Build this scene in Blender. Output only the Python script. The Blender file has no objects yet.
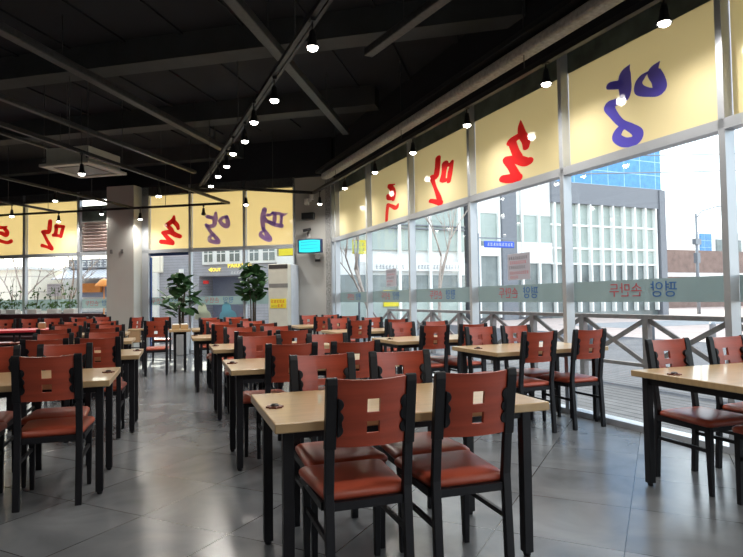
import bpy, bmesh, math, random
from mathutils import Vector, Matrix

scene = bpy.context.scene
col = scene.collection
random.seed(7)

# ------------------------------------------------------------------ camera
cam_data = bpy.data.cameras.new('camera')
cam = bpy.data.objects.new('camera', cam_data)
col.objects.link(cam)
cam_data.sensor_fit = 'HORIZONTAL'
cam_data.sensor_width = 36.0
cam_data.lens = 580.0 / 743.0 * 36.0
cam_data.clip_end = 400
_p, _r, _y = math.radians(2.012), math.radians(-0.83), math.radians(18.67)
_R = Vector((1, 0, 0)); _F = Vector((0, math.cos(_p), math.sin(_p))); _U = Vector((0, -math.sin(_p), math.cos(_p)))
_X = _R * math.cos(_r) + _U * math.sin(_r)
_Y = -_R * math.sin(_r) + _U * math.cos(_r)
_m = Matrix((_X, _Y, -_F)).transposed()
_m = Matrix.Rotation(-_y, 3, 'Z') @ _m
cam.matrix_world = Matrix.Translation((0, 0, 1.235)) @ _m.to_4x4()
scene.camera = cam

# ------------------------------------------------------------------ world, sun, exposure
world = bpy.data.worlds.new('world')
scene.world = world
world.use_nodes = True
wn = world.node_tree
bg = wn.nodes['Background']
sky = wn.nodes.new('ShaderNodeTexSky')
sky.sky_type = 'NISHITA'
sky.sun_disc = False
sky.sun_elevation = math.radians(33)
sky.sun_rotation = math.radians(3)
sky.air_density = 1.0
sky.dust_density = 2.5
sky.ozone_density = 1.0
mixw = wn.nodes.new('ShaderNodeMix'); mixw.data_type = 'RGBA'
mixw.inputs[0].default_value = 0.55
mixw.inputs[7].default_value = (7.5, 7.6, 7.9, 1)
wn.links.new(sky.outputs[0], mixw.inputs[6])
wn.links.new(mixw.outputs[2], bg.inputs[0])
bg.inputs[1].default_value = 0.36

sun_data = bpy.data.lights.new('sun', 'SUN')
sun_data.energy = 6.0
sun_data.angle = math.radians(0.8)
sun_data.color = (1.0, 0.93, 0.82)
sun = bpy.data.objects.new('sun', sun_data)
col.objects.link(sun)
_az, _el = math.radians(2.0), math.radians(33)
_sd = Vector((math.sin(_az) * math.cos(_el), math.cos(_az) * math.cos(_el), math.sin(_el)))
sun.rotation_euler = _sd.to_track_quat('Z', 'Y').to_euler()

LAMP_W = 50.0
scene.view_settings.view_transform = 'Standard'
scene.view_settings.look = 'None'
scene.view_settings.exposure = 0.68
scene.view_settings.gamma = 1.0
scene.view_settings.use_curve_mapping = False
scene.cycles.use_denoising = True
scene.cycles.max_bounces = 8
scene.cycles.transparent_max_bounces = 16
scene.cycles.sample_clamp_indirect = 6.0
scene.cycles.caustics_reflective = False
scene.cycles.caustics_refractive = False

# ------------------------------------------------------------------ materials
def mat(name, color, rough=0.5, metal=0.0, spec=0.5, noise=0.0, scale=8.0, stretch=(1, 1, 1), bump=0.0, rough_noise=0.0, emit=None, coat=0.0):
    m = bpy.data.materials.new(name); m.use_nodes = True
    nt = m.node_tree; b = nt.nodes['Principled BSDF']
    b.inputs['Base Color'].default_value = (*color, 1)
    b.inputs['Roughness'].default_value = rough
    b.inputs['Metallic'].default_value = metal
    b.inputs['Specular IOR Level'].default_value = spec
    b.inputs['Coat Weight'].default_value = coat
    if emit:
        b.inputs['Emission Color'].default_value = (*emit[0], 1); b.inputs['Emission Strength'].default_value = emit[1]
    if noise or bump or rough_noise:
        tc = nt.nodes.new('ShaderNodeTexCoord'); mp = nt.nodes.new('ShaderNodeMapping')
        mp.inputs['Scale'].default_value = stretch
        nz = nt.nodes.new('ShaderNodeTexNoise'); nz.inputs['Scale'].default_value = scale; nz.inputs['Detail'].default_value = 5
        nt.links.new(tc.outputs['Object'], mp.inputs[0]); nt.links.new(mp.outputs[0], nz.inputs['Vector'])
        if noise:
            cr = nt.nodes.new('ShaderNodeMapRange'); cr.inputs['From Min'].default_value = 0.3; cr.inputs['From Max'].default_value = 0.7
            cr.inputs['To Min'].default_value = 1 - noise; cr.inputs['To Max'].default_value = 1 + noise
            mx = nt.nodes.new('ShaderNodeVectorMath'); mx.operation = 'SCALE'; mx.inputs[0].default_value = color
            nt.links.new(nz.outputs['Fac'], cr.inputs['Value']); nt.links.new(cr.outputs[0], mx.inputs['Scale'])
            nt.links.new(mx.outputs[0], b.inputs['Base Color'])
        if bump:
            bp = nt.nodes.new('ShaderNodeBump'); bp.inputs['Strength'].default_value = bump; bp.inputs['Distance'].default_value = 0.01
            nt.links.new(nz.outputs['Fac'], bp.inputs['Height']); nt.links.new(bp.outputs[0], b.inputs['Normal'])
        if rough_noise:
            rr = nt.nodes.new('ShaderNodeMapRange'); rr.inputs['To Min'].default_value = rough - rough_noise; rr.inputs['To Max'].default_value = rough + rough_noise
            nt.links.new(nz.outputs['Fac'], rr.inputs['Value']); nt.links.new(rr.outputs[0], b.inputs['Roughness'])
    return m

def node_mat(name, build):
    m = bpy.data.materials.new(name); m.use_nodes = True
    nt = m.node_tree
    for n in list(nt.nodes): nt.nodes.remove(n)
    out = nt.nodes.new('ShaderNodeOutputMaterial')
    build(nt, out)
    return m

def schlick(nt, f0, f1):
    lw = nt.nodes.new('ShaderNodeLayerWeight'); lw.inputs[0].default_value = 0.5
    pw = nt.nodes.new('ShaderNodeMath'); pw.operation = 'POWER'; pw.inputs[1].default_value = 5
    mr = nt.nodes.new('ShaderNodeMapRange'); mr.inputs['To Min'].default_value = f0; mr.inputs['To Max'].default_value = f1
    nt.links.new(lw.outputs['Facing'], pw.inputs[0]); nt.links.new(pw.outputs[0], mr.inputs['Value'])
    return mr.outputs[0]
def glass_build(nt, out):
    tr = nt.nodes.new('ShaderNodeBsdfTransparent'); tr.inputs[0].default_value = (0.90, 0.94, 0.93, 1)
    gl = nt.nodes.new('ShaderNodeBsdfGlossy'); gl.inputs['Roughness'].default_value = 0.0
    fr = schlick(nt, 0.025, 0.55)
    mx = nt.nodes.new('ShaderNodeMixShader')
    nt.links.new(fr, mx.inputs[0]); nt.links.new(tr.outputs[0], mx.inputs[1]); nt.links.new(gl.outputs[0], mx.inputs[2])
    nt.links.new(mx.outputs[0], out.inputs[0])
M_GLASS = node_mat('window_glass', glass_build)

def film_build(color, trans):
    def f(nt, out):
        d = nt.nodes.new('ShaderNodeBsdfDiffuse'); t = nt.nodes.new('ShaderNodeBsdfTranslucent')
        g = nt.nodes.new('ShaderNodeBsdfGlossy'); g.inputs['Roughness'].default_value = 0.03
        fr = schlick(nt, 0.03, 0.5)
        d.inputs[0].default_value = (*color, 1); t.inputs[0].default_value = (*color, 1)
        mx = nt.nodes.new('ShaderNodeMixShader'); mx.inputs[0].default_value = trans
        m2 = nt.nodes.new('ShaderNodeMixShader')
        nt.links.new(d.outputs[0], mx.inputs[1]); nt.links.new(t.outputs[0], mx.inputs[2])
        nt.links.new(fr, m2.inputs[0]); nt.links.new(mx.outputs[0], m2.inputs[1]); nt.links.new(g.outputs[0], m2.inputs[2])
        nt.links.new(m2.outputs[0], out.inputs[0])
    return f
M_FILM = node_mat('cream_film', film_build((0.80, 0.72, 0.48), 0.52))
M_RED = node_mat('red_lettering', film_build((0.90, 0.045, 0.05), 0.48))
M_BLUE = node_mat('blue_lettering', film_build((0.15, 0.13, 0.72), 0.42))
M_PURPLE = node_mat('violet_lettering', film_build((0.44, 0.31, 0.92), 0.5))

def band_build(nt, out):
    d = nt.nodes.new('ShaderNodeBsdfDiffuse'); t = nt.nodes.new('ShaderNodeBsdfTranslucent'); tr = nt.nodes.new('ShaderNodeBsdfTransparent')
    d.inputs[0].default_value = (0.34, 0.41, 0.41, 1); t.inputs[0].default_value = (0.33, 0.42, 0.42, 1)
    m1 = nt.nodes.new('ShaderNodeMixShader'); m1.inputs[0].default_value = 0.45
    m2 = nt.nodes.new('ShaderNodeMixShader'); m2.inputs[0].default_value = 0.15
    nt.links.new(d.outputs[0], m1.inputs[1]); nt.links.new(t.outputs[0], m1.inputs[2])
    nt.links.new(m1.outputs[0], m2.inputs[1]); nt.links.new(tr.outputs[0], m2.inputs[2])
    nt.links.new(m2.outputs[0], out.inputs[0])
M_BAND = node_mat('frosted_band', band_build)
M_BRED = mat('band_red', (0.45, 0.06, 0.08), 0.6)
M_BBLUE = mat('band_blue', (0.03, 0.12, 0.35), 0.6)

def floor_build(nt, out):
    N = nt.nodes.new; L = nt.links.new
    tc = N('ShaderNodeTexCoord'); sp = N('ShaderNodeSeparateXYZ'); L(tc.outputs['Object'], sp.inputs[0])
    def M(op, a, b=None):
        n = N('ShaderNodeMath'); n.operation = op
        for i, v in enumerate((a, b)):
            if v is None: continue
            if isinstance(v, (int, float)): n.inputs[i].default_value = v
            else: L(v, n.inputs[i])
        return n.outputs[0]
    T = 0.633
    u = M('DIVIDE', M('SUBTRACT', M('MULTIPLY', M('ADD', sp.outputs[0], sp.outputs[1]), 0.70711), 2.449), T)
    v = M('DIVIDE', M('SUBTRACT', M('MULTIPLY', M('SUBTRACT', sp.outputs[1], sp.outputs[0]), 0.70711), 2.082), T)
    def edge(w): return M('ABSOLUTE', M('SUBTRACT', M('FRACT', M('ADD', w, 0.5)), 0.5))
    line = M('LESS_THAN', M('MINIMUM', edge(u), edge(v)), 0.0045)
    cx = N('ShaderNodeCombineXYZ'); L(M('FLOOR', u), cx.inputs[0]); L(M('FLOOR', v), cx.inputs[1])
    wn_ = N('ShaderNodeTexWhiteNoise'); wn_.noise_dimensions = '3D'; L(cx.outputs[0], wn_.inputs['Vector'])
    off = N('ShaderNodeVectorMath'); off.operation = 'ADD'; L(tc.outputs['Object'], off.inputs[0]); L(wn_.outputs['Color'], off.inputs[1])
    nz = N('ShaderNodeTexNoise'); nz.inputs['Scale'].default_value = 2.2; nz.inputs['Detail'].default_value = 6; nz.inputs['Distortion'].default_value = 0.8
    L(off.outputs[0], nz.inputs['Vector'])
    ramp = N('ShaderNodeValToRGB')
    ramp.color_ramp.elements[0].position = 0.3; ramp.color_ramp.elements[0].color = (0.100, 0.106, 0.114, 1)
    ramp.color_ramp.elements[1].position = 0.72; ramp.color_ramp.elements[1].color = (0.172, 0.180, 0.190, 1)
    L(nz.outputs['Fac'], ramp.inputs[0])
    mx = N('ShaderNodeMix'); mx.data_type = 'RGBA'; L(line, mx.inputs[0]); L(ramp.outputs[0], mx.inputs[6]); mx.inputs[7].default_value = (0.02, 0.02, 0.02, 1)
    b = N('ShaderNodeBsdfPrincipled'); L(mx.outputs[2], b.inputs['Base Color'])
    rr = N('ShaderNodeMapRange'); rr.inputs['To Min'].default_value = 0.16; rr.inputs['To Max'].default_value = 0.30
    L(nz.outputs['Fac'], rr.inputs['Value']); L(rr.outputs[0], b.inputs['Roughness'])
    bp = N('ShaderNodeBump'); bp.inputs['Strength'].default_value = 0.15; bp.inputs['Distance'].default_value = 0.003
    L(nz.outputs['Fac'], bp.inputs['Height']); L(bp.outputs[0], b.inputs['Normal'])
    L(b.outputs[0], out.inputs[0])
M_FLOOR = node_mat('grey_floor_tile', floor_build)

def stripes_mat(name, c1, c2, axis, pitch, width, rough=0.6, noise=0.1):
    """c1 surface with c2 lines every pitch metres along an object axis (planks, ribs, courses)"""
    def f(nt, out):
        N = nt.nodes.new; L = nt.links.new
        tc = N('ShaderNodeTexCoord'); sp = N('ShaderNodeSeparateXYZ'); L(tc.outputs['Object'], sp.inputs[0])
        def M(op, a, b):
            n = N('ShaderNodeMath'); n.operation = op
            for i, v in enumerate((a, b)):
                if isinstance(v, (int, float)): n.inputs[i].default_value = v
                else: L(v, n.inputs[i])
            return n.outputs[0]
        res = None
        for ax, pt in zip(axis, pitch):
            w = M('MULTIPLY', sp.outputs[ax], 1.0 / pt)
            fr = M('FRACT', w, 0.0); ln = M('LESS_THAN', fr, width / pt)
            res = ln if res is None else M('MAXIMUM', res, ln)
        nz = N('ShaderNodeTexNoise'); nz.inputs['Scale'].default_value = 3
        L(tc.outputs['Object'], nz.inputs['Vector'])
        mr = N('ShaderNodeMapRange'); mr.inputs['From Min'].default_value = 0.3; mr.inputs['From Max'].default_value = 0.7
        mr.inputs['To Min'].default_value = 1 - noise; mr.inputs['To Max'].default_value = 1 + noise
        L(nz.outputs['Fac'], mr.inputs['Value'])
        mx = N('ShaderNodeMix'); mx.data_type = 'RGBA'; L(res, mx.inputs[0]); mx.inputs[6].default_value = (*c1, 1); mx.inputs[7].default_value = (*c2, 1)
        sc = N('ShaderNodeVectorMath'); sc.operation = 'SCALE'; L(mx.outputs[2], sc.inputs[0]); L(mr.outputs[0], sc.inputs['Scale'])
        b = N('ShaderNodeBsdfPrincipled'); b.inputs['Roughness'].default_value = rough; b.inputs['Specular IOR Level'].default_value = 0.08 if rough > 0.5 else 0.5
        L(sc.outputs[0], b.inputs['Base Color']); L(b.outputs[0], out.inputs[0])
    return node_mat(name, f)

M_CHAIRWOOD = mat('chair_red_wood', (0.31, 0.046, 0.020), 0.38, noise=0.16, scale=5, stretch=(0.6, 1, 9), coat=0.15)
M_BLACKWOOD = mat('black_lacquered_wood', (0.009, 0.009, 0.011), 0.42, spec=0.25, noise=0.1)
M_STEEL = mat('black_painted_steel', (0.009, 0.009, 0.012), 0.45, spec=0.3, noise=0.1, scale=30)
M_LEATHER = mat('red_brown_leatherette', (0.38, 0.070, 0.036), 0.36, noise=0.10, scale=6, bump=0.05)
M_MAPLE = mat('light_maple', (0.41, 0.28, 0.145), 0.30, noise=0.13, scale=4, stretch=(1.2, 9, 1), coat=0.2)
M_MAPLE_EDGE = mat('maple_edge', (0.40, 0.25, 0.13), 0.5, noise=0.1, scale=4, stretch=(1, 1, 8))
M_REDTABLE = mat('red_table_cloth', (0.55, 0.015, 0.03), 0.5, noise=0.05)
M_BENCH = mat('maroon_leatherette', (0.035, 0.008, 0.010), 0.5, noise=0.1)
M_CALL = mat('brown_call_button', (0.12, 0.03, 0.015), 0.5, noise=0.1, scale=40)
M_CALLD = mat('dark_call_dome', (0.02, 0.012, 0.01), 0.3, noise=0.1, scale=40)
M_BOXWOOD = mat('box_plywood', (0.42, 0.27, 0.12), 0.6, noise=0.12, scale=10, stretch=(1, 1, 5))
M_TISSUE = mat('white_tissue', (0.8, 0.79, 0.75), 0.9, noise=0.04, scale=30)
M_WALL = mat('grey_paint', (0.42, 0.415, 0.395), 0.8, noise=0.03, scale=2)
M_PILLAR = mat('warm_grey_paint', (0.56, 0.56, 0.52), 0.8, noise=0.03, scale=2)
M_STONE = mat('speckled_grey_stone', (0.27, 0.275, 0.27), 0.6, noise=0.6, scale=45)
M_BLACK = mat('ceiling_black_paint', (0.010, 0.012, 0.018), 0.9, noise=0.2, scale=1.5)
M_BEAM = mat('grey_beam_paint', (0.046, 0.051, 0.055), 0.8, noise=0.15, scale=3)
M_PIPE = mat('galvanised_conduit', (0.062, 0.066, 0.070), 0.5, metal=0.3, noise=0.2, scale=20)
M_INSUL = mat('grey_insulated_beam', (0.40, 0.39, 0.37), 0.85, noise=0.25, scale=25)
M_TRACK = mat('black_track', (0.010, 0.010, 0.012), 0.45, noise=0.1, scale=20)
M_FRAME = mat('grey_window_frame', (0.48, 0.51, 0.55), 0.35, metal=0.35, noise=0.05, scale=3)
M_FRAMED = mat('dark_window_gasket', (0.05, 0.055, 0.06), 0.5, noise=0.1, scale=3)
M_SPANDREL = mat('dark_green_grey_panel', (0.10, 0.13, 0.115), 0.35, noise=0.35, scale=5)
M_BLUEFRAME = mat('blue_door_frame', (0.02, 0.06, 0.20), 0.4, noise=0.05)
M_BULB = mat('lit_bulb', (1, 1, 1), 0.5, emit=((1.0, 0.95, 0.86), 16.0), noise=0.01)
M_AC = mat('ivory_plastic', (0.55, 0.54, 0.47), 0.45, noise=0.04)
M_ACSIDE = mat('pale_blue_grey_plastic', (0.52, 0.56, 0.62), 0.45, noise=0.04)
M_ACDARK = mat('dark_grille', (0.05, 0.045, 0.045), 0.4, noise=0.1, scale=30)
M_GREYPL = mat('grey_plastic', (0.20, 0.20, 0.19), 0.4, noise=0.1)
M_WHITEPL = mat('white_plastic', (0.75, 0.75, 0.72), 0.4, noise=0.03)
M_BLACKPL = mat('black_plastic', (0.01, 0.01, 0.012), 0.35, noise=0.1)
M_CYAN = mat('television_picture', (0.02, 0.3, 0.35), 0.3, emit=((0.02, 0.68, 0.74), 0.62), noise=0.05)
M_CYAN2 = mat('television_picture_lines', (0.02, 0.2, 0.3), 0.3, emit=((0.01, 0.40, 0.50), 0.5), noise=0.05)
M_NAVY = mat('navy_bezel', (0.02, 0.03, 0.09), 0.4, noise=0.1)
M_YELLOW = mat('yellow_paper', (0.75, 0.62, 0.03), 0.7, noise=0.04)
M_REDINK = mat('red_ink', (0.6, 0.02, 0.02), 0.7, noise=0.04)
M_BLACKINK = mat('black_ink', (0.03, 0.03, 0.04), 0.7, noise=0.04)
M_PAPER = node_mat('grey_backlit_paper', film_build((0.60, 0.58, 0.62), 0.45))
M_LEAF = mat('dark_green_leaf', (0.040, 0.095, 0.035), 0.7, spec=0.12, noise=0.35, scale=6)
M_LEAF2 = mat('outdoor_leaf', (0.06, 0.13, 0.03), 0.5, noise=0.35, scale=6)
M_STEM = mat('brown_stem', (0.06, 0.045, 0.03), 0.8, noise=0.2, scale=30)
M_BARK = mat('pale_bark', (0.46, 0.38, 0.33), 0.9, noise=0.25, scale=20)
M_POT = mat('pale_grey_pot', (0.40, 0.41, 0.42), 0.5, noise=0.06)
M_SOIL = mat('soil', (0.03, 0.02, 0.015), 0.95, noise=0.3, scale=40)
M_BEIGE = node_mat('beige_sticker', film_build((0.62, 0.64, 0.55), 0.5))
M_TEAL = node_mat('teal_sticker', film_build((0.24, 0.46, 0.54), 0.5))
M_DECK = stripes_mat('weathered_deck_boards', (0.115, 0.115, 0.13), (0.045, 0.045, 0.05), (0,), (0.16,), 0.03, 0.7, 0.15)
M_RAIL = mat('weathered_rail_wood', (0.25, 0.22, 0.215), 0.75, noise=0.15, scale=9)
M_PAVE = mat('pavement', (0.50, 0.41, 0.38), 0.9, spec=0.05, noise=0.08, scale=1.2)
M_ROAD = mat('asphalt', (0.30, 0.30, 0.31), 0.9, noise=0.1, scale=2)
M_WHITEB = mat('white_cladding', (0.80, 0.80, 0.78), 0.7, noise=0.03)
M_CREAMB = stripes_mat('cream_tile_wall', (0.92, 0.87, 0.75), (0.62, 0.57, 0.50), (0, 2), (0.75, 0.55), 0.03, 0.7, 0.03)
M_BRICK = stripes_mat('grey_brick_wall', (0.36, 0.36, 0.40), (0.27, 0.27, 0.30), (2,), (0.09,), 0.015, 0.85, 0.08)
M_GREYB = mat('grey_cladding', (0.19, 0.20, 0.225), 0.6, noise=0.06)
M_GREENG = mat('pale_green_glazing', (0.37, 0.43, 0.40), 0.25, noise=0.12, scale=0.6)
M_DARKG = mat('dark_glazing', (0.20, 0.23, 0.23), 0.2, noise=0.4, scale=0.5)
M_BLUEG = stripes_mat('blue_curtain_glass', (0.08, 0.27, 0.56), (0.34, 0.56, 0.80), (0, 2), (1.45, 0.95), 0.05, 0.15, 0.15)
M_MULL = mat('white_mullion', (0.88, 0.88, 0.86), 0.5, noise=0.03)
M_GARAGE = mat('garage_blue_grey', (0.20, 0.23, 0.33), 0.6, noise=0.15, scale=1)
M_BROWNB = mat('brown_cladding', (0.22, 0.15, 0.13), 0.8, noise=0.2, scale=1.5)
M_ORANGE = mat('orange_awning', (0.75, 0.28, 0.06), 0.7, noise=0.08)
M_AWN = stripes_mat('ribbed_grey_roof', (0.34, 0.35, 0.38), (0.70, 0.70, 0.72), (0,), (0.16,), 0.05, 0.6, 0.05)
M_LOUVRE = mat('pinkish_louvre', (0.62, 0.50, 0.47), 0.6, noise=0.05)
M_SIGNY = mat('yellow_sign_letters', (0.9, 0.65, 0.08), 0.5, emit=((1.0, 0.7, 0.1), 0.8), noise=0.02)
M_SIGNBLUE = mat('blue_road_sign', (0.03, 0.10, 0.62), 0.5, noise=0.03)
M_POLE = mat('grey_steel_pole', (0.22, 0.24, 0.27), 0.5, metal=0.4, noise=0.05)

# ------------------------------------------------------------------ mesh helpers
class MB:
    def __init__(self): self.bm = bmesh.new(); self.mats = []
    def mi(self, m):
        if m not in self.mats: self.mats.append(m)
        return self.mats.index(m)
    def hexa(self, c8, m=None):
        vs = [self.bm.verts.new(c) for c in c8]
        for f in ((0, 3, 2, 1), (4, 5, 6, 7), (0, 1, 5, 4), (1, 2, 6, 5), (2, 3, 7, 6), (3, 0, 4, 7)):
            fc = self.bm.faces.new([vs[i] for i in f])
            if m: fc.material_index = self.mi(m)
        return vs
    def box(self, x0, x1, y0, y1, z0, z1, m=None):
        return self.hexa([(x0, y0, z0), (x1, y0, z0), (x1, y1, z0), (x0, y1, z0), (x0, y0, z1), (x1, y0, z1), (x1, y1, z1), (x0, y1, z1)], m)
    def bar(self, a, b, w, h, m=None):
        """square bar from a to b"""
        a, b = Vector(a), Vector(b); d = (b - a).normalized()
        s = d.cross(Vector((0, 0, 1)))
        if s.length < 1e-4: s = Vector((1, 0, 0))
        s.normalize(); u = s.cross(d).normalized(); s *= w / 2; u *= h / 2
        self.hexa([a - s - u, a + s - u, b + s - u, b - s - u, a - s + u, a + s + u, b + s + u, b - s + u], m)
    def tube(self, pts, radii, n=8, m=None, cap=True):
        pts = [Vector(p) for p in pts]
        if isinstance(radii, (int, float)): radii = [radii] * len(pts)
        rings = []; ref = Vector((0.13, 0.21, 1)).normalized()
        for i, p in enumerate(pts):
            d = (pts[min(i + 1, len(pts) - 1)] - pts[max(i - 1, 0)]).normalized()
            s = d.cross(ref)
            if s.length < 1e-3: s = d.cross(Vector((1, 0, 0)))
            s.normalize(); u = s.cross(d)
            rings.append([self.bm.verts.new(p + (s * math.cos(2 * math.pi * k / n) + u * math.sin(2 * math.pi * k / n)) * radii[i]) for k in range(n)])
        for a, b in zip(rings[:-1], rings[1:]):
            for k in range(n):
                f = self.bm.faces.new((a[k], a[(k + 1) % n], b[(k + 1) % n], b[k])); f.smooth = True
                if m: f.material_index = self.mi(m)
        if cap:
            for r in (rings[0][::-1], rings[-1]):
                f = self.bm.faces.new(r)
                if m: f.material_index = self.mi(m)
    def lathe(self, prof, n=16, c=(0, 0), m=None):
        rings = [[self.bm.verts.new((c[0] + r * math.cos(2 * math.pi * k / n), c[1] + r * math.sin(2 * math.pi * k / n), z)) for k in range(n)] for r, z in prof]
        for a, b in zip(rings[:-1], rings[1:]):
            for k in range(n):
                f = self.bm.faces.new((a[k], a[(k + 1) % n], b[(k + 1) % n], b[k])); f.smooth = True
                if m: f.material_index = self.mi(m)
        for r in (rings[0][::-1], rings[-1]):
            f = self.bm.faces.new(r)
            if m: f.material_index = self.mi(m)
    def prism(self, outline, fn, d0, d1, m=None):
        """outline of (a, b) points extruded between depths d0, d1; fn maps (a, b, d) to xyz"""
        A = [self.bm.verts.new(fn(a, b, d0)) for a, b in outline]; B = [self.bm.verts.new(fn(a, b, d1)) for a, b in outline]
        n = len(outline)
        fs = [self.bm.faces.new(A[::-1]), self.bm.faces.new(B)]
        for i in range(n): fs.append(self.bm.faces.new((A[i], A[(i + 1) % n], B[(i + 1) % n], B[i])))
        if m:
            for f in fs: f.material_index = self.mi(m)
    def build(self, name, m=None, parent=None, bevel=0.0, seg=2, kind=None, label=None, smooth=False):
        bmesh.ops.recalc_face_normals(self.bm, faces=self.bm.faces)
        me = bpy.data.meshes.new(name); self.bm.to_mesh(me); self.bm.free()
        if self.mats:
            for q in self.mats: me.materials.append(q)
        else: me.materials.append(m)
        o = bpy.data.objects.new(name, me); col.objects.link(o)
        if smooth:
            for p in me.polygons: p.use_smooth = True
        if bevel:
            b = o.modifiers.new('bevel', 'BEVEL'); b.width = bevel; b.segments = seg; b.limit_method = 'ANGLE'; b.angle_limit = math.radians(40)
        if parent: o.parent = parent
        if kind: o['kind'] = kind
        if label: o['label'] = label
        return o

def thing(name, label, cat, loc=(0, 0, 0), rz=0.0, group=None):
    o = bpy.data.objects.new(name, None); o.empty_display_size = 0.1; col.objects.link(o)
    o.location = loc; o.rotation_euler = (0, 0, rz); o['label'] = label; o['category'] = cat
    if group: o['group'] = group
    return o
def tag(o, label, cat, group=None):
    o['label'] = label; o['category'] = cat
    if group: o['group'] = group
    return o
def dup(root, loc, rz, label, group=None):
    r = root.copy(); col.objects.link(r); r.location = loc; r.rotation_euler = (0, 0, rz); r['label'] = label
    if group: r['group'] = group
    for ch in list(root.children):
        c = ch.copy(); col.objects.link(c); c.parent = r
        for g in list(ch.children):
            d = g.copy(); col.objects.link(d); d.parent = c
    return r
ORD = ['first', 'second', 'third', 'fourth', 'fifth', 'sixth', 'seventh', 'eighth', 'ninth', 'tenth', 'eleventh', 'twelfth']

# wall frames: s runs along the wall, n points into the room
class Frame:
    def __init__(self, P, ang, nin):
        a = math.radians(ang); self.P = Vector((P[0], P[1], 0)); self.d = Vector((math.sin(a), math.cos(a), 0))
        n = Vector((self.d.y, -self.d.x, 0)); self.n = n * nin; self.ang = ang
    def __call__(self, s, n, z): return self.P + self.d * s + self.n * n + Vector((0, 0, z))
    def obj_matrix(self, s=0, n=0, z=0, flip=False):
        """local x along the wall, y up, z towards the room"""
        x = self.d * (-1 if flip else 1); zz = Vector((0, 0, 1)); nn = self.n
        m = Matrix((x, zz, nn)).transposed().to_4x4()
        return Matrix.Translation(self(s, n, z)) @ m
    def box(self, mb, s0, s1, n0, n1, z0, z1, m=None):
        c = [self(s0, n0, z0), self(s1, n0, z0), self(s1, n1, z0), self(s0, n1, z0), self(s0, n0, z1), self(s1, n0, z1), self(s1, n1, z1), self(s0, n1, z1)]
        mb.hexa(c, m)
WR = Frame((4.05, 4.6), -4.5, -1)          # long window wall on the right
WB = Frame((3.412, 12.70), -57.6, -1)       # back wall, s grows to the left
def check_frame(F, inside):
    if (Vector(inside) - F.P).dot(F.n) < 0: F.n = -F.n
check_frame(WR, (0, 4, 0)); check_frame(WB, (0, 4, 0))
def wbox(F, name, s0, s1, n0, n1, z0, z1, m, parent=None, bevel=0.0, kind=None, label=None):
    mb = MB(); F.box(mb, s0, s1, n0, n1, z0, z1); return mb.build(name, m, parent, bevel, kind=kind, label=label)

def catmull(pts, k=6):
    out = []
    n = len(pts)
    for i in range(n - 1):
        p0 = pts[max(i - 1, 0)]; p1 = pts[i]; p2 = pts[i + 1]; p3 = pts[min(i + 2, n - 1)]
        for j in range(k):
            t = j / k
            out.append(tuple(0.5 * (2 * b + (c - a) * t + (2 * a - 5 * b + 4 * c - d) * t * t + (3 * b - a - 3 * c + d) * t ** 3) for a, b, c, d in zip(p0, p1, p2, p3)))
    out.append(tuple(pts[-1])); return out

def brush(F, strokes, n, m, name, parent, label=None, ks=1.0):
    """brush lettering: every stroke a ribbon of changing width on the wall frame"""
    mb = MB(); wk = 1.12 if F is WR else 1.3
    for si, st in enumerate(strokes):
        c = catmull(st); nn = n + 0.0006 * si
        L_, R_ = [], []
        for i, (s, z, w) in enumerate(c):
            a = c[max(i - 1, 0)]; b = c[min(i + 1, len(c) - 1)]
            t = Vector(((b[0] - a[0]) / ks, b[1] - a[1])); t = t.normalized() if t.length > 1e-6 else Vector((1, 0))
            w = max(w * wk, 0.004)
            L_.append(mb.bm.verts.new(F(s - t.y * w * ks, nn, z + t.x * w))); R_.append(mb.bm.verts.new(F(s + t.y * w * ks, nn, z - t.x * w)))
        for i in range(len(c) - 1): mb.bm.faces.new((L_[i], L_[i + 1], R_[i + 1], R_[i]))
        for (s, z, w), off in ((c[0], 0.0002), (c[-1], 0.0003)):
            w = max(w * wk, 0.004)
            mb.bm.faces.new([mb.bm.verts.new(F(s + w * ks * math.cos(k * math.pi / 7), nn + off, z + w * math.sin(k * math.pi / 7))) for k in range(14)])
    return mb.build(name, m, parent, label=label)

_txt = {}
def text_mesh(body, size, depth=0.0):
    key = (body, size, depth)
    if key in _txt: return _txt[key]
    cu = bpy.data.curves.new('lettering_curve', 'FONT'); cu.body = body; cu.size = size; cu.align_x = 'CENTER'; cu.align_y = 'CENTER'; cu.extrude = depth
    o = bpy.data.objects.new('lettering_tmp', cu); col.objects.link(o)
    bpy.context.view_layer.update()
    me = bpy.data.meshes.new_from_object(o.evaluated_get(bpy.context.evaluated_depsgraph_get()))
    bpy.data.objects.remove(o); bpy.data.curves.remove(cu)
    _txt[key] = me; return me
def text(name, body, size, m, mtx, parent=None, mirror=False, depth=0.001, stretch=1.0):
    me = text_mesh(body, size, depth).copy(); me.materials.clear(); me.materials.append(m)
    me.transform(mtx @ Matrix.Diagonal(((-1 if mirror else 1) * stretch, 1, 1, 1)))
    o = bpy.data.objects.new(name, me); col.objects.link(o)
    if parent: o.parent = parent
    return o
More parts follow.
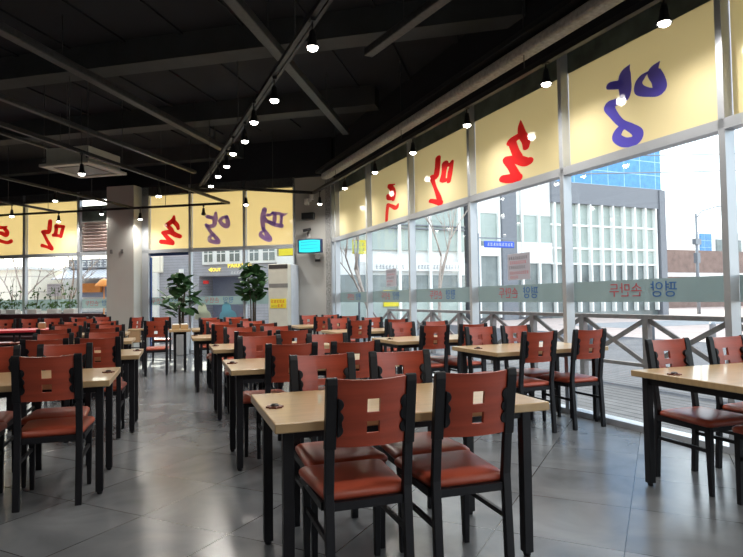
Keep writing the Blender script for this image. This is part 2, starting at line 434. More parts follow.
STROKES = {
  'yang_w': [[(-0.274,3.405,0.005),(-0.222,3.352,0.04),(-0.208,3.266,0.049),(-0.216,3.172,0.045),(-0.191,3.108,0.036),(-0.087,3.105,0.033),(-0.015,3.09,0.044),(-0.059,3.002,0.033),(-0.148,2.892,0.029),(-0.258,2.816,0.032),(-0.343,2.739,0.039),(-0.308,2.677,0.042),(-0.186,2.691,0.04),(-0.097,2.759,0.036),(-0.122,2.817,0.033),(-0.192,2.852,0.025)],[(-0.034,3.29,0.033),(-0.139,3.263,0.037)],[(-0.601,3.306,0.007),(-0.539,3.252,0.041),(-0.585,3.15,0.044),(-0.592,3.062,0.047),(-0.502,3.067,0.034),(-0.389,3.123,0.039),(-0.37,3.191,0.028),(-0.415,3.237,0.024),(-0.474,3.259,0.009)]],
  'son_w': [[(1.361,3.354,0.004),(1.364,3.277,0.026),(1.338,3.178,0.037),(1.27,3.086,0.04),(1.273,3.005,0.029)],[(1.367,3.176,0.033),(1.532,3.154,0.038),(1.578,3.137,0.034)],[(1.533,3.126,0.038),(1.477,3.008,0.037),(1.421,2.92,0.041)],[(1.663,2.947,0.034),(1.451,2.899,0.044),(1.294,2.836,0.047),(1.223,2.829,0.04)],[(1.648,2.934,0.038),(1.545,2.816,0.037),(1.459,2.686,0.044)],[(1.445,2.674,0.048),(1.61,2.697,0.049),(1.735,2.722,0.039)]],
  'man_w': [[(3.353,3.355,0.035),(3.377,3.216,0.035),(3.432,3.092,0.038),(3.55,3.096,0.039)],[(3.55,3.086,0.031),(3.458,2.923,0.021),(3.349,2.75,0.031),(3.315,2.649,0.03)],[(3.314,2.668,0.038),(3.485,2.714,0.03),(3.603,2.743,0.027)],[(3.145,3.222,0.041),(3.186,3.099,0.03),(3.227,3.004,0.038)],[(3.145,3.232,0.03),(3.038,3.18,0.022),(2.942,3.214,0.018)],[(2.949,3.197,0.022),(3.007,3.062,0.029),(3.047,2.941,0.024)],[(3.209,2.981,0.026),(3.136,2.976,0.026)]],
  'du_w': [[(4.888,3.243,0.01),(5.131,3.272,0.019)],[(5.093,3.249,0.035),(4.983,3.172,0.035),(4.931,3.083,0.032),(4.953,2.983,0.022)],[(4.952,2.999,0.022),(5.139,3.038,0.029),(5.176,3.093,0.026)],[(4.757,2.873,0.013),(4.848,2.824,0.032),(4.994,2.87,0.026),(5.182,2.931,0.023)],[(5.182,2.923,0.024),(5.226,2.791,0.023),(5.25,2.647,0.02)]],
  'man_b': [[(7.673,3.357,0.045),(7.687,3.198,0.049),(7.715,3.089,0.044),(7.832,3.094,0.044),(7.905,3.097,0.034)],[(7.89,3.084,0.034),(7.772,2.883,0.032),(7.626,2.658,0.044)],[(7.611,2.645,0.036),(7.771,2.7,0.03),(7.917,2.742,0.037)],[(7.485,3.226,0.044),(7.484,3.116,0.039),(7.512,3.007,0.044)],[(7.485,3.226,0.039),(7.254,3.204,0.03)],[(7.269,3.192,0.034),(7.311,3.06,0.039),(7.339,2.952,0.034)],[(7.57,2.998,0.035),(7.426,2.98,0.03),(7.325,2.951,0.029)]],
  'du_b': [[(9.037,3.277,0.02),(9.204,3.264,0.035),(9.357,3.283,0.03)],[(9.113,3.247,0.04),(9.021,3.131,0.045),(9.051,3.057,0.045),(9.203,3.113,0.04),(9.387,3.146,0.03)],[(8.898,2.889,0.045),(9.018,2.856,0.035),(9.201,2.9,0.035),(9.446,2.973,0.036)],[(9.323,2.943,0.03),(9.353,2.818,0.035),(9.346,2.718,0.025)]],
  'son_b': [[(4.076,3.314,0.024),(4.109,3.211,0.047),(4.276,3.115,0.042)],[(4.109,3.211,0.047),(3.994,3.102,0.041),(3.961,3.012,0.03)],[(4.276,3.115,0.036),(4.16,3.006,0.042),(4.127,2.93,0.044)],[(4.377,2.926,0.036),(4.176,2.932,0.047),(4.044,2.867,0.047),(3.912,2.818,0.039)],[(4.36,2.91,0.036),(4.243,2.786,0.041),(4.127,2.678,0.047)],[(4.111,2.654,0.036),(4.277,2.69,0.042),(4.428,2.71,0.042)]],
  'yang_b': [[(2.952,3.347,0.023),(2.969,3.217,0.047),(3.001,3.058,0.041),(3.13,3.035,0.035),(3.21,3.067,0.029)],[(3.177,3.27,0.035),(3.065,3.236,0.035)],[(3.194,3.037,0.029),(3.066,2.872,0.032),(2.939,2.736,0.038),(2.892,2.647,0.044),(3.004,2.651,0.038),(3.115,2.699,0.038),(3.099,2.785,0.032),(3.003,2.825,0.026)],[(2.666,3.232,0.035),(2.636,3.085,0.043),(2.668,3.014,0.043),(2.778,3.063,0.038),(2.841,3.153,0.035),(2.761,3.222,0.032),(2.666,3.237,0.029)]],
  'pyeong_b': [[(1.695,3.36,0.042),(1.732,3.218,0.047),(1.743,3.067,0.041),(1.726,2.914,0.034)],[(1.726,2.914,0.027),(1.627,2.758,0.042),(1.565,2.655,0.043),(1.673,2.676,0.038),(1.791,2.765,0.038),(1.772,2.84,0.024),(1.708,2.862,0.02)],[(1.614,3.23,0.031),(1.551,3.227,0.024),(1.497,3.266,0.024)],[(1.705,3.183,0.027),(1.634,3.079,0.034),(1.543,3.066,0.024)],[(1.487,3.274,0.027),(1.344,3.25,0.03),(1.219,3.219,0.027),(1.121,3.239,0.005)],[(1.434,3.238,0.031),(1.444,3.12,0.037),(1.454,3.02,0.03)],[(1.264,3.196,0.027),(1.283,3.046,0.027)],[(1.58,3.059,0.03),(1.436,2.994,0.037),(1.275,2.962,0.041)]],
}

# ================================================================== the room
def corner_pts():
    a = WR(-9.6, 0, 0); b = Vector((3.412, 12.70, 0)); c = WB(14.7, 0, 0); d = Vector((c.x, a.y, 0))
    return [a, b, c, d]
CP = corner_pts()
def slab(name, pts, z0, z1, m, kind='structure'):
    mb = MB(); mb.prism([(p.x, p.y) for p in pts], lambda a, b, d: (a, b, d), z0, z1)
    return mb.build(name, m, kind=kind)
slab('floor', CP, -0.10, 0.0, M_FLOOR)
slab('ceiling', CP, 4.90, 5.05, M_BLACK)
wl = MB(); wl.box(CP[3].x - 0.2, CP[3].x, CP[3].y, CP[2].y, 0, 4.9); wl.build('wall_left', M_WALL, kind='structure')
wf = MB(); wf.box(CP[3].x, CP[0].x, CP[3].y - 0.2, CP[3].y, 0, 4.9); wf.build('wall_front', M_WALL, kind='structure')

# window wall on the right: head beam, kerb, mullions, transoms
wbox(WR, 'wall_right', -9.6, 8.10, -0.20, 0.02, 3.86, 4.9, M_BLACK, kind='structure')
wbox(WR, 'trim_1', -9.6, 8.05, -0.02, 0.11, 0.0, 0.055, M_FRAME, kind='structure')
wbox(WR, 'trim_2', -9.6, 8.05, 0.0, 0.11, 2.515, 2.60, M_FRAME, kind='structure')
MUL_A = [-1.255 + 1.80 * k for k in range(-4, 6)]
mb = MB()
for s in MUL_A: WR.box(mb, s, s + 0.055, 0.0, 0.11, 0.055, 3.86)
WR.box(mb, 7.99, 8.06, 0.0, 0.11, 0.055, 3.86)
mb.build('trim_3', M_FRAME, kind='structure')
# thin dark gaskets beside the mullions
mb = MB()
for s in MUL_A: WR.box(mb, s + 0.055, s + 0.068, 0.004, 0.03, 0.055, 3.86)
mb.build('trim_4', M_FRAMED, kind='structure')

# back wall: grey bay beside the corner, stone strip, dark head, frames
wbox(WB, 'wall_back', -0.02, 0.93, -0.25, 0.02, 0, 4.05, M_WALL, kind='structure')
mb = MB(); WB.box(mb, 4.93, 5.63, -0.25, 0.0, 0, 4.05); mb.build('wall_back_middle', M_PILLAR, kind='structure')
mb = MB(); WB.box(mb, 0.0, 14.7, -0.25, 0.15, 4.05, 4.9); WB.box(mb, 10.15, 14.7, -0.25, 0.0, 0, 4.05); mb.build('wall_back_upper', M_BLACK, kind='structure')
wbox(WB, 'trim_5', -0.02, 0.19, 0.02, 0.05, 0, 4.05, M_STONE, kind='structure')
wbox(WB, 'trim_6', 0.93, 4.93, 0.0, 0.10, 2.43, 2.515, M_FRAME, kind='structure')
wbox(WB, 'trim_7', 5.63, 10.15, 0.0, 0.10, 2.43, 2.515, M_FRAME, kind='structure')
mb = MB()
for a, b in ((0.93, 0.96), (2.15, 2.21), (3.57, 3.63), (4.72, 4.93)): WB.box(mb, a, b, 0.0, 0.10, 0, 4.05)
for a, b in ((5.63, 5.70), (6.70, 6.78), (8.36, 8.44), (10.05, 10.15)): WB.box(mb, a, b, 0.0, 0.10, 0, 4.05)
mb.build('trim_8', M_FRAME, kind='structure')
mb = MB(); WB.box(mb, 0.93, 4.93, 0.0, 0.10, 3.84, 4.05); WB.box(mb, 5.63, 10.15, 0.0, 0.10, 3.84, 4.05); mb.build('trim_9', M_PIPE, kind='structure')
mb = MB(); WB.box(mb, 0.93, 4.93, -0.02, 0.10, 0.0, 0.08); WB.box(mb, 5.63, 10.15, -0.02, 0.10, 0.0, 0.08); mb.build('trim_10', M_FRAME, kind='structure')
wbox(WB, 'trim_11', 3.64, 4.70, -0.01, 0.06, 2.36, 2.43, M_BLUEFRAME, kind='structure')
mb = MB(); WB.box(mb, 4.69, 4.715, -0.01, 0.04, 0.08, 2.33); mb.build('trim_12', M_BLUEFRAME, kind='structure')
# square pillar standing before the back wall
mb = MB(); WB.box(mb, 4.90, 5.66, 0.0, 0.42, 0, 4.06); pil = mb.build('wall_pillar', M_PILLAR, kind='structure', bevel=0.01)

def rootwin(n):
    o = bpy.data.objects.new('window_%d' % n, None); col.objects.link(o); o['kind'] = 'structure'; return o
WN = 0
def window(F, s0, s1, zlow, ztr0, ztr1, zc1, ztop, letters=None, lcol=None, band=True, llabel=None, film=True, bandtext=True, bz=(1.17, 1.38), bs=None):
    global WN
    WN += 1; w = rootwin(WN)
    wbox(F, 'glass_pane', s0, s1, -0.004, 0.004, zlow, ztr0, M_GLASS, w)
    if film:
        f = wbox(F, 'window_film', s0 + 0.005, s1 - 0.005, 0.006, 0.008, ztr1, zc1, M_FILM, w, label='cream translucent film' + (' with ' + llabel if llabel else ''))
        if letters: brush(F, STROKES[letters], 0.010, lcol, 'lettering', f, ks=KS[letters])
    if ztop > zc1: wbox(F, 'glass_head', s0, s1, 0.0, 0.012, zc1, ztop, M_SPANDREL, w, label='dark green-grey panel above the film')
    if band:
        b = wbox(F, 'frosted_band', s0 + 0.002, s1 - 0.002, 0.006, 0.007, bz[0], bz[1], M_BAND, w, label='frosted grey strip across the glass')
        if bandtext:
            zc = (bz[0] + bz[1]) / 2
            mid = (s0 + s1) / 2 if bs is None else bs
            mt = F.obj_matrix(mid + 0.21, 0.010, zc, flip=True); text('lettering', '손만두', 0.145, M_BRED, mt, b, mirror=True)
            mt = F.obj_matrix(mid - 0.22, 0.010, zc, flip=True); text('lettering', '평양', 0.155, M_BBLUE, mt, b, mirror=True)
    return w
KS = {'yang_w': 1.45, 'son_w': 1.9, 'man_w': 2.2, 'du_w': 2.6, 'man_b': 1.15, 'du_b': 1.15, 'son_b': 1.15, 'yang_b': 1.15, 'pyeong_b': 1.15}
LET = {4: None, 3: ('du_w', M_RED, 'a red mirrored brush character'), 2: ('man_w', M_RED, 'a red mirrored brush character'), 1: ('son_w', M_RED, 'a red mirrored brush character'), 0: ('yang_w', M_BLUE, 'a blue mirrored brush character')}
BSA = {0: -0.35, 1: 1.475, 2: 3.285, 3: 5.13, 4: 6.9}
for k in range(-4, 5):
    s0 = -1.255 + 1.80 * k + 0.055; s1 = -1.255 + 1.80 * (k + 1)
    L3 = LET.get(k)
    window(WR, s0, s1, 0.055, 2.515, 2.60, 3.62, 3.86, L3[0] if L3 else None, L3[1] if L3 else None, llabel=L3[2] if L3 else None, bs=BSA.get(k))
window(WR, 7.80, 7.99, 0.055, 2.515, 2.60, 3.62, 3.86, bandtext=False)
window(WB, 0.96, 2.15, 0.08, 2.43, 2.515, 3.84, 3.84, 'pyeong_b', M_PURPLE, llabel='a violet mirrored brush character', bz=(1.155, 1.35), bandtext=False)
window(WB, 2.21, 3.57, 0.08, 2.43, 2.515, 3.84, 3.84, 'yang_b', M_PURPLE, llabel='a violet mirrored brush character', bz=(1.155, 1.35), bs=2.86)
window(WB, 3.63, 4.72, 0.08, 2.33, 2.515, 3.84, 3.84, 'son_b', M_RED, llabel='a red mirrored brush character', bz=(1.155, 1.35), bs=4.3)
wlou = window(WB, 5.70, 6.70, 0.08, 2.43, 2.515, 3.30, 3.70, film=False, bz=(1.10, 1.33), bs=6.2)
window(WB, 6.78, 8.36, 0.08, 2.43, 2.515, 3.84, 3.84, 'man_b', M_RED, llabel='a red mirrored brush character', bz=(1.05, 1.34), bandtext=False)
window(WB, 8.44, 10.05, 0.08, 2.43, 2.515, 3.84, 3.84, 'du_b', M_RED, llabel='a red mirrored brush character', bz=(1.05, 1.34), bandtext=False)
# louvre in the narrow bay left of the pillar
mb = MB()
for k in range(9):
    z = 2.56 + k * 0.083; c = [WB(5.70, -0.06, z), WB(6.70, -0.06, z), WB(6.70, 0.02, z + 0.045), WB(5.70, 0.02, z + 0.045)]
    mb.hexa([*c, *[p + Vector((0, 0, 0.014)) for p in c]])
mb.build('louvre', M_LOUVRE, wlou, label='pinkish grey horizontal louvre blades')
wbox(WB, 'louvre_back', 5.64, 6.76, -0.10, -0.07, 2.515, 3.32, M_GREYPL, wlou)
wbox(WB, 'glass_top', 5.70, 6.70, -0.004, 0.004, 3.70, 3.84, M_GLASS, wlou)
# two switch plates on the pillar
for i, s in enumerate((5.22, 5.52)):
    o = wbox(WB, 'switch_plate', s - 0.035, s + 0.035, 0.42, 0.432, 2.42, 2.52, M_GREYPL, bevel=0.003)
    tag(o, ['small grey plate on the pillar, nearer its right edge', 'small grey plate on the pillar, nearer its left edge'][i], 'wall plate')

# ------------------------------------------------------------------ ceiling works
bd = Vector((0.844, -0.536, 0)); pdv = Vector((0.536, 0.844, 0))
def beam(name, p, l0, l1, z0, z1, w):
    p = Vector((p[0], p[1], 0)); mb = MB()
    a, b = p + bd * l0, p + bd * l1; q = pdv * w / 2
    c = [a - q, b - q, b + q, a + q]
    mb.hexa([v + Vector((0, 0, z0)) for v in c] + [v + Vector((0, 0, z1)) for v in c]); return mb.build(name, M_BEAM, kind='structure')
beam('trim_13', (0.956, 7.83), -10, 3.6, 4.56, 4.9, 0.34)
beam('trim_14', (1.131, 10.79), -11, 2.6, 4.56, 4.9, 0.34)
beam('trim_15', (0.78, 4.87), -10, 3.7, 4.56, 4.9, 0.34)
beam('trim_16', (1.30, 13.75), -11, 0.2, 4.56, 4.9, 0.34)
# purlin lines on the ceiling
mb = MB()
for k in range(-6, 8):
    p = Vector((0.9, 7.8, 0)) + bd * (k * 0.9)
    mb.bar(p - pdv * 2.2 + Vector((0, 0, 4.885)), p + pdv * 4.4 + Vector((0, 0, 4.885)), 0.05, 0.03)
mb.build('trim_17', M_BLACK, kind='structure')
# insulated beam along the window wall, with a small lamp dome on it
o = wbox(WR, 'trim_18', -9.4, 7.4, 0.38, 0.54, 3.79, 3.91, M_INSUL, kind='structure', bevel=0.03)
o = wbox(WR, 'trim_19', -9.4, 7.6, 0.30, 0.60, 3.95, 4.01, M_TRACK, kind='structure')

def conduit(label, a, b, z, w, rods=2, name='cable_duct', cat='duct'):
    a = Vector((a[0], a[1], z)); b = Vector((b[0], b[1], z))
    t = thing(name, label, cat, tuple(a)); d = b - a
    m1 = MB(); m1.bar((0, 0, 0), d, w, w * 0.8); m1.build('channel', M_PIPE, t, bevel=0.012)
    for k in range(rods):
        f = (k + 0.5) / rods; r = MB(); r.tube([d * f + Vector((0, 0, w * 0.3)), d * f + Vector((0, 0, 4.9 - z))], 0.006, 6); r.build('hanger_rod', M_PIPE, t)
    return t
conduit('long grey duct crossing the black ceiling from the upper left', (-3.9, 3.87), (1.19, 12.37), 4.3, 0.13, 3)
conduit('grey duct crossing behind the central spotlight track', (0.40, 5.65), (2.97, 10.12), 4.3, 0.13, 2)
conduit('short grey duct end near the window side of the ceiling', (2.95, 3.6), (2.28, 6.756), 4.3, 0.12, 2)
conduit('thin grey duct above the ceiling cassette air conditioner', (-3.6, 6.9), (0.4, 13.1), 4.05, 0.09, 3)
conduit('thin grey duct in the far left of the ceiling', (-3.6, 10.0), (-1.6, 13.2), 4.15, 0.07, 2)

def track(label, pts, z, w=0.045, rods=True, double=False, name='lighting_track'):
    t = thing(name, label, 'lighting track', (pts[0][0], pts[0][1], z)); O = Vector((pts[0][0], pts[0][1], z))
    m1 = MB()
    for a, b in zip(pts[:-1], pts[1:]):
        m1.bar(Vector((*a, z)) - O, Vector((*b, z)) - O, w, w)
        if double: m1.bar(Vector((a[0] + 0.075, a[1], z + 0.03)) - O, Vector((b[0] + 0.075, b[1], z + 0.03)) - O, w * 0.7, w * 0.7)
    m1.build('rail', M_TRACK, t)
    if rods:
        for a, b in zip(pts[:-1], pts[1:]):
            a, b = Vector((*a, z)), Vector((*b, z)); L = (b - a).length; n = max(1, int(L / 2.6))
            for k in range(n):
                p = a.lerp(b, (k + 0.5) / n) - O; r = MB(); r.tube([p, p + Vector((0, 0, 4.9 - z))], 0.006, 6); r.build('hanger_rod', M_PIPE, t)
    return t
track('black spotlight rail running along the right-hand window wall', [(4.35, -5.0), (2.89, 12.50), (1.09, 12.40), (0.48, 12.42)], 3.6, 0.06)
track('black double spotlight rail down the middle of the ceiling', [(1.86, -4.8), (0.48, 12.40)], 3.63, 0.045, double=True)
track('black rail slanting from the upper left to the back windows', [(-4.1, 4.98), (1.174, 13.70)], 3.5, 0.055)
track('black rail hung in front of the back windows', [(-7.2, 18.75), (1.174, 13.70)], 3.5, 0.05)
track('black rail left of the pillar meeting the back rail', [(-5.4, 8.0), (-0.98, 14.9)], 3.5, 0.05)
track('black rail at the far left meeting the back rail', [(-6.0, 11.0), (-2.72, 16.05)], 3.5, 0.05)

LIT = []
def spotlight(x, y, zb, zt, label, tilt=(0, 0), energy=None, light=True):
    global lamp0
    t = thing('track_spotlight', label, 'ceiling light', (x, y, zb), 0, 'black track spotlights')
    st = MB(); st.tube([(0, 0, 0.12), (0, 0, zt - zb)], 0.009, 8); st.box(-0.02, 0.02, -0.035, 0.035, zt - zb - 0.04, zt - zb - 0.01); st.build('stem', M_TRACK, t)
    sh = MB(); sh.lathe([(0.018, 0.15), (0.024, 0.148), (0.032, 0.10), (0.036, 0.06), (0.058, 0.0), (0.060, -0.004), (0.054, -0.002), (0.030, 0.06)], 16); sh.build('shade', M_TRACK, t)
    bu = MB(); bu.lathe([(0.044, 0.008), (0.045, -0.004), (0.040, -0.016), (0.024, -0.025), (0.004, -0.028)], 16); bu.build('bulb', M_BULB if light else M_BLACKPL, t)
    if light:
        ld = bpy.data.lights.new('spotlight_beam', 'SPOT'); ld.energy = energy or LAMP_W; ld.color = (1.0, 0.95, 0.88); ld.spot_size = math.radians(172); ld.spot_blend = 1.0; ld.shadow_soft_size = 0.05
        lo = bpy.data.objects.new('spotlight_beam', ld); col.objects.link(lo); lo.parent = t; lo.location = (0, 0, -0.05); lo.rotation_euler = (tilt[0], tilt[1], 0)
    return t
WLAMP = [(3.629, 3.491), (3.519, 4.865), (3.413, 6.329), (3.29, 7.759), (3.181, 9.147), (3.07, 10.609)]
for i, (x, y) in enumerate(WLAMP): spotlight(x, y, 3.36, 3.6, 'lit black spotlight on the window-side rail, %s from the front' % ORD[i])
spotlight(2.95, 12.14, 3.30, 3.6, 'lit black spotlight at the corner end of the window-side rail')
MLAMP = [(1.10, 4.72, 3.36), (1.0, 6.10, 3.36), (0.89, 6.93, 3.36), (0.88, 7.80, 3.36), (0.79, 8.51, 3.36), (0.77, 9.34, 3.36), (0.69, 10.13, 3.36), (0.62, 11.02, 3.36)]
for i, (x, y, z) in enumerate(MLAMP): spotlight(x, y, z, 3.62, 'lit black spotlight on the double middle rail, %s from the front' % ORD[i])
for x, y, zb, zt, lb in [(-0.29, 11.28, 3.18, 3.5, 'lit spotlight under the slanting rail just right of the pillar top'), (-2.279, 12.95, 3.29, 3.5, 'lit spotlight before the cream film left of the red brush character'),
        (-0.795, 14.75, 3.21, 3.5, 'lit spotlight hanging in front of the square pillar'), (-3.504, 14.95, 3.22, 3.5, 'lit spotlight at the far left edge of the back windows'),
        (-2.749, 16.06, 3.27, 3.5, 'lit spotlight where the far left rail meets the back rail'), (-1.711, 15.45, 3.40, 3.5, 'lit spotlight before the louvre left of the pillar'),
        (-1.33, 9.56, 3.17, 3.5, 'lit spotlight under the ceiling cassette air conditioner'), (1.417, 12.42, 3.27, 3.6, 'lit spotlight between the two violet characters')]:
    spotlight(x, y, zb, zt, lb)
spotlight(0.62, 14.0, 3.26, 3.48, 'unlit dark spotlight silhouetted before the cream film', light=False)
for i, (x, y) in enumerate([(-2.9, 6.9), (-3.6, 9.3), (-4.4, 11.6)]): spotlight(x, y, 3.34, 3.5, 'lit spotlight out on the left side of the room, %s from the front' % ORD[i])
# lamps of the same rails behind the camera
for i, (x, y) in enumerate([(1.2, 3.3), (1.33, 1.6), (1.5, -0.4), (1.62, -2.0), (1.75, -3.6)]): spotlight(x, y, 3.36, 3.6, 'lit spotlight on the middle rail above the camera side, %s from the room centre' % ORD[i])
for i, (x, y) in enumerate([(3.75, 1.9), (3.88, 0.3), (4.0, -1.4), (4.15, -3.0)]): spotlight(x, y, 3.36, 3.6, 'lit spotlight on the window rail above the camera side, %s from the room centre' % ORD[i])
for i, (x, y) in enumerate([(-2.2, 4.2), (-2.2, 1.6), (-2.2, -1.2), (-5.4, 5.2), (-5.4, 1.4)]): spotlight(x, y, 3.36, 4.9, 'lit spotlight hanging over the left front of the room, %s one' % ORD[i], energy=40)

# ceiling cassette air conditioner
t = thing('ceiling_air_conditioner', 'ivory cassette air conditioner hanging under the black ceiling by rods', 'air conditioner', (-1.46, 10.78, 3.48), math.atan2(-0.536, 0.844))
m1 = MB(); m1.box(-0.40, 0.40, -0.40, 0.40, 0.03, 0.30); m1.build('housing', M_AC, t, bevel=0.01)
m1 = MB()
for a in ((-0.475, 0.475, -0.475, -0.36), (-0.475, 0.475, 0.36, 0.475), (-0.475, -0.36, -0.36, 0.36), (0.36, 0.475, -0.36, 0.36)): m1.box(*a, -0.015, 0.03)
m1.build('panel_frame', M_AC, t, bevel=0.006)
m1 = MB(); m1.box(-0.30, 0.30, -0.30, 0.30, -0.01, 0.028)
m1.build('intake_grille', M_GREYPL, t, bevel=0.004)
m1 = MB()
for a in ((-0.36, 0.36, -0.36, -0.30), (-0.36, 0.36, 0.30, 0.36), (-0.36, -0.30, -0.30, 0.30), (0.30, 0.36, -0.30, 0.30)): m1.box(*a, 0.005, 0.028)
m1.build('air_slot', M_ACDARK, t)
for sx in (-0.42, 0.42):
    for sy in (-0.42, 0.42): r = MB(); r.tube([(sx, sy, 0.1), (sx, sy, 1.42)], 0.006, 6); r.box(sx - 0.03, sx + 0.03, sy - 0.015, sy + 0.015, 0.09, 0.13); r.build('hanger_rod', M_PIPE, t)

# ================================================================== furniture
def make_chair():
    t = thing('dining_chair', '', 'chair', (0, 0, 0), 0)
    def lean(z): return -0.07 * max(0.0, (z - 0.46) / 0.47)
    for s in (-1, 1):
        p = MB(); x0, x1 = s * 0.1675 - 0.0225, s * 0.1675 + 0.0225
        outl = [(lean(z) - 0.016, z) for z in (0.64, 0.68, 0.75, 0.90)] + [(lean(0.93) - 0.010, 0.925), (lean(0.93), 0.930), (lean(0.93) + 0.010, 0.925)] + [(lean(z) + 0.016, z) for z in (0.90, 0.75, 0.68, 0.64)]
        p.prism(outl, lambda a, b, d: (d, a, b), x0, x1)
        p.build('back_post', M_BLACKWOOD, t, bevel=0.003)
        l = MB(); l.prism([(-0.045, 0.0), (-0.014, 0.0), (0.012, 0.46), (-0.012, 0.65), (-0.038, 0.65), (-0.018, 0.46)], lambda a, b, d: (d, a, b), s * 0.1675 - 0.019, s * 0.1675 + 0.019)
        l.build('leg', M_STEEL, t, bevel=0.003)
        l = MB(); x = s * 0.172
        l.hexa([(x - 0.013, 0.390, 0), (x + 0.013, 0.390, 0), (x + 0.013, 0.416, 0), (x - 0.013, 0.416, 0), (x - 0.019, 0.378, 0.41), (x + 0.019, 0.378, 0.41), (x + 0.019, 0.416, 0.41), (x - 0.019, 0.416, 0.41)])
        l.build('leg', M_STEEL, t, bevel=0.003)
        l = MB(); l.bar((s * 0.172, -0.005, 0.27), (s * 0.172, 0.395, 0.27), 0.016, 0.022); l.build('stretcher', M_STEEL, t)
        # scalloped black bracket between post and panel
        b = MB(); n = 36; out = []
        for i in range(n + 1):
            z = 0.690 + 0.155 * i / n
            out.append((0.004 + 0.020 * abs(math.sin(math.pi * 3 * i / n)) ** 0.6, z))
        pts = [(0.0, 0.690)] + out + [(0.0, 0.845)]
        b.prism([(s * (0.143 - a), z) for a, z in pts], lambda a, z, d: (a, lean(z) - 0.006 * 0 + d, z), -0.022, 0.020)
        b.build('carved_bracket', M_BLACKWOOD, t, bevel=0.002)
    # curved panel with its two square cut-outs
    xs = [-0.146, -0.128, -0.110, -0.092, -0.072, -0.05, -0.027, 0, 0.027, 0.05, 0.072, 0.092, 0.110, 0.128, 0.146]
    zs = [0.648, 0.675, 0.702, 0.750, 0.786, 0.840, 0.88, 0.922]
    p = MB(); V = {}
    def pv(i, j, f):
        k = (i, j, f)
        if k not in V:
            x, z = xs[i], zs[j]
            V[k] = p.bm.verts.new((x, lean(z) - 0.030 * (1 - (x / 0.146) ** 2) + (0.008 if f else -0.008), z - (0.006 * (1 - (x / 0.146) ** 2) if j == len(zs) - 1 else 0)))
        return V[k]
    def hole(i, j): return 6 <= i < 8 and j in (2, 4)
    nx, nz = len(xs) - 1, len(zs) - 1
    for i in range(nx):
        for j in range(nz):
            if hole(i, j): continue
            for f in (0, 1):
                fc = p.bm.faces.new([pv(i, j, f), pv(i + 1, j, f), pv(i + 1, j + 1, f), pv(i, j + 1, f)]); fc.smooth = False
            for (di, dj, a, b) in ((-1, 0, (i, j), (i, j + 1)), (1, 0, (i + 1, j), (i + 1, j + 1)), (0, -1, (i, j), (i + 1, j)), (0, 1, (i, j + 1), (i + 1, j + 1))):
                ii, jj = i + di, j + dj
                if ii < 0 or jj < 0 or ii >= nx or jj >= nz or hole(ii, jj):
                    p.bm.faces.new([pv(*a, 0), pv(*b, 0), pv(*b, 1), pv(*a, 1)])
    o = p.build('back_panel', M_CHAIRWOOD, t)
    for f in o.data.polygons: f.use_smooth = True
    o.data.set_sharp_from_angle(angle=math.radians(35))
    # seat frame and cushion
    f = MB()
    f.box(-0.185, 0.185, -0.012, 0.018, 0.388, 0.422); f.box(-0.195, 0.195, 0.380, 0.410, 0.388, 0.422)
    f.box(-0.195, -0.165, 0.018, 0.385, 0.388, 0.422); f.box(0.165, 0.195, 0.018, 0.385, 0.388, 0.422)
    f.build('seat_frame', M_STEEL, t)
    s = MB(); n = 10
    prof = [(0.00, 0.422), (-0.005, 0.434), (-0.003, 0.446), (0.008, 0.457), (0.028, 0.463), (0.09, 0.467), (0.15, 0.469)]
    rings = []
    for inset, z in prof:
        ring = []
        hw = 0.203 - inset; y0 = 0.015 + inset * 0.9; y1 = 0.428 - inset; r = max(0.01, 0.035 - inset * 0.1)
        for (cx, cy, a0) in ((hw - r, y1 - r, 0), (-hw + r, y1 - r, 90), (-(hw - 0.022) + r, y0 + r, 180), ((hw - 0.022) - r, y0 + r, 270)):
            for k in range(5):
                a = math.radians(a0 + k * 22.5); ring.append(s.bm.verts.new((cx + r * math.cos(a), cy + r * math.sin(a), z)))
        rings.append(ring)
    for a, b in zip(rings[:-1], rings[1:]):
        for k in range(len(a)): s.bm.faces.new((a[k], a[(k + 1) % len(a)], b[(k + 1) % len(a)], b[k]))
    s.bm.faces.new(rings[0][::-1]); s.bm.faces.new(rings[-1])
    s.build('seat', M_LEATHER, t, smooth=True)
    return t
CHAIR = make_chair(); chair_used = [False]
def chair(x, y, rz, label):
    rz = math.radians(rz)
    if not chair_used[0]:
        chair_used[0] = True; CHAIR.location = (x, y, 0); CHAIR.rotation_euler = (0, 0, rz); CHAIR['label'] = label; CHAIR['group'] = 'red-brown dining chairs'; return CHAIR
    return dup(CHAIR, (x, y, 0), rz, label, 'red-brown dining chairs')

def make_table(w, d, top=None, label='', loc=(0, 0, 0), rz=0.0, name='dining_table', inset=(0.07, 0.11), group='maple dining tables'):
    t = thing(name, label, 'table', loc, rz, group)
    m1 = MB()
    m1.box(-w / 2, w / 2, -d / 2, d / 2, 0.702, 0.742)
    m1.build('tabletop', top or M_MAPLE, t, bevel=0.005)
    f = MB(); x = w / 2 - inset[0]; y = d / 2 - inset[1]
    f.box(-x, x, -y - 0.012, -y + 0.012, 0.655, 0.702); f.box(-x, x, y - 0.012, y + 0.012, 0.655, 0.702); f.box(-x - 0.012, -x + 0.012, -y, y, 0.655, 0.702); f.box(x - 0.012, x + 0.012, -y, y, 0.655, 0.702)
    f.build('frame', M_STEEL, t)
    for sx in (-1, 1):
        for sy in (-1, 1):
            l = MB(); l.box(sx * x - 0.023, sx * x + 0.023, sy * y - 0.023, sy * y + 0.023, 0.02, 0.702); l.lathe([(0.014, 0.0), (0.018, 0.004), (0.018, 0.022)], 10, (sx * x, sy * y)); l.build('leg', M_STEEL, t, bevel=0.003)
    return t
TB = make_table(1.285, 0.79, label='')
table_used = [False]
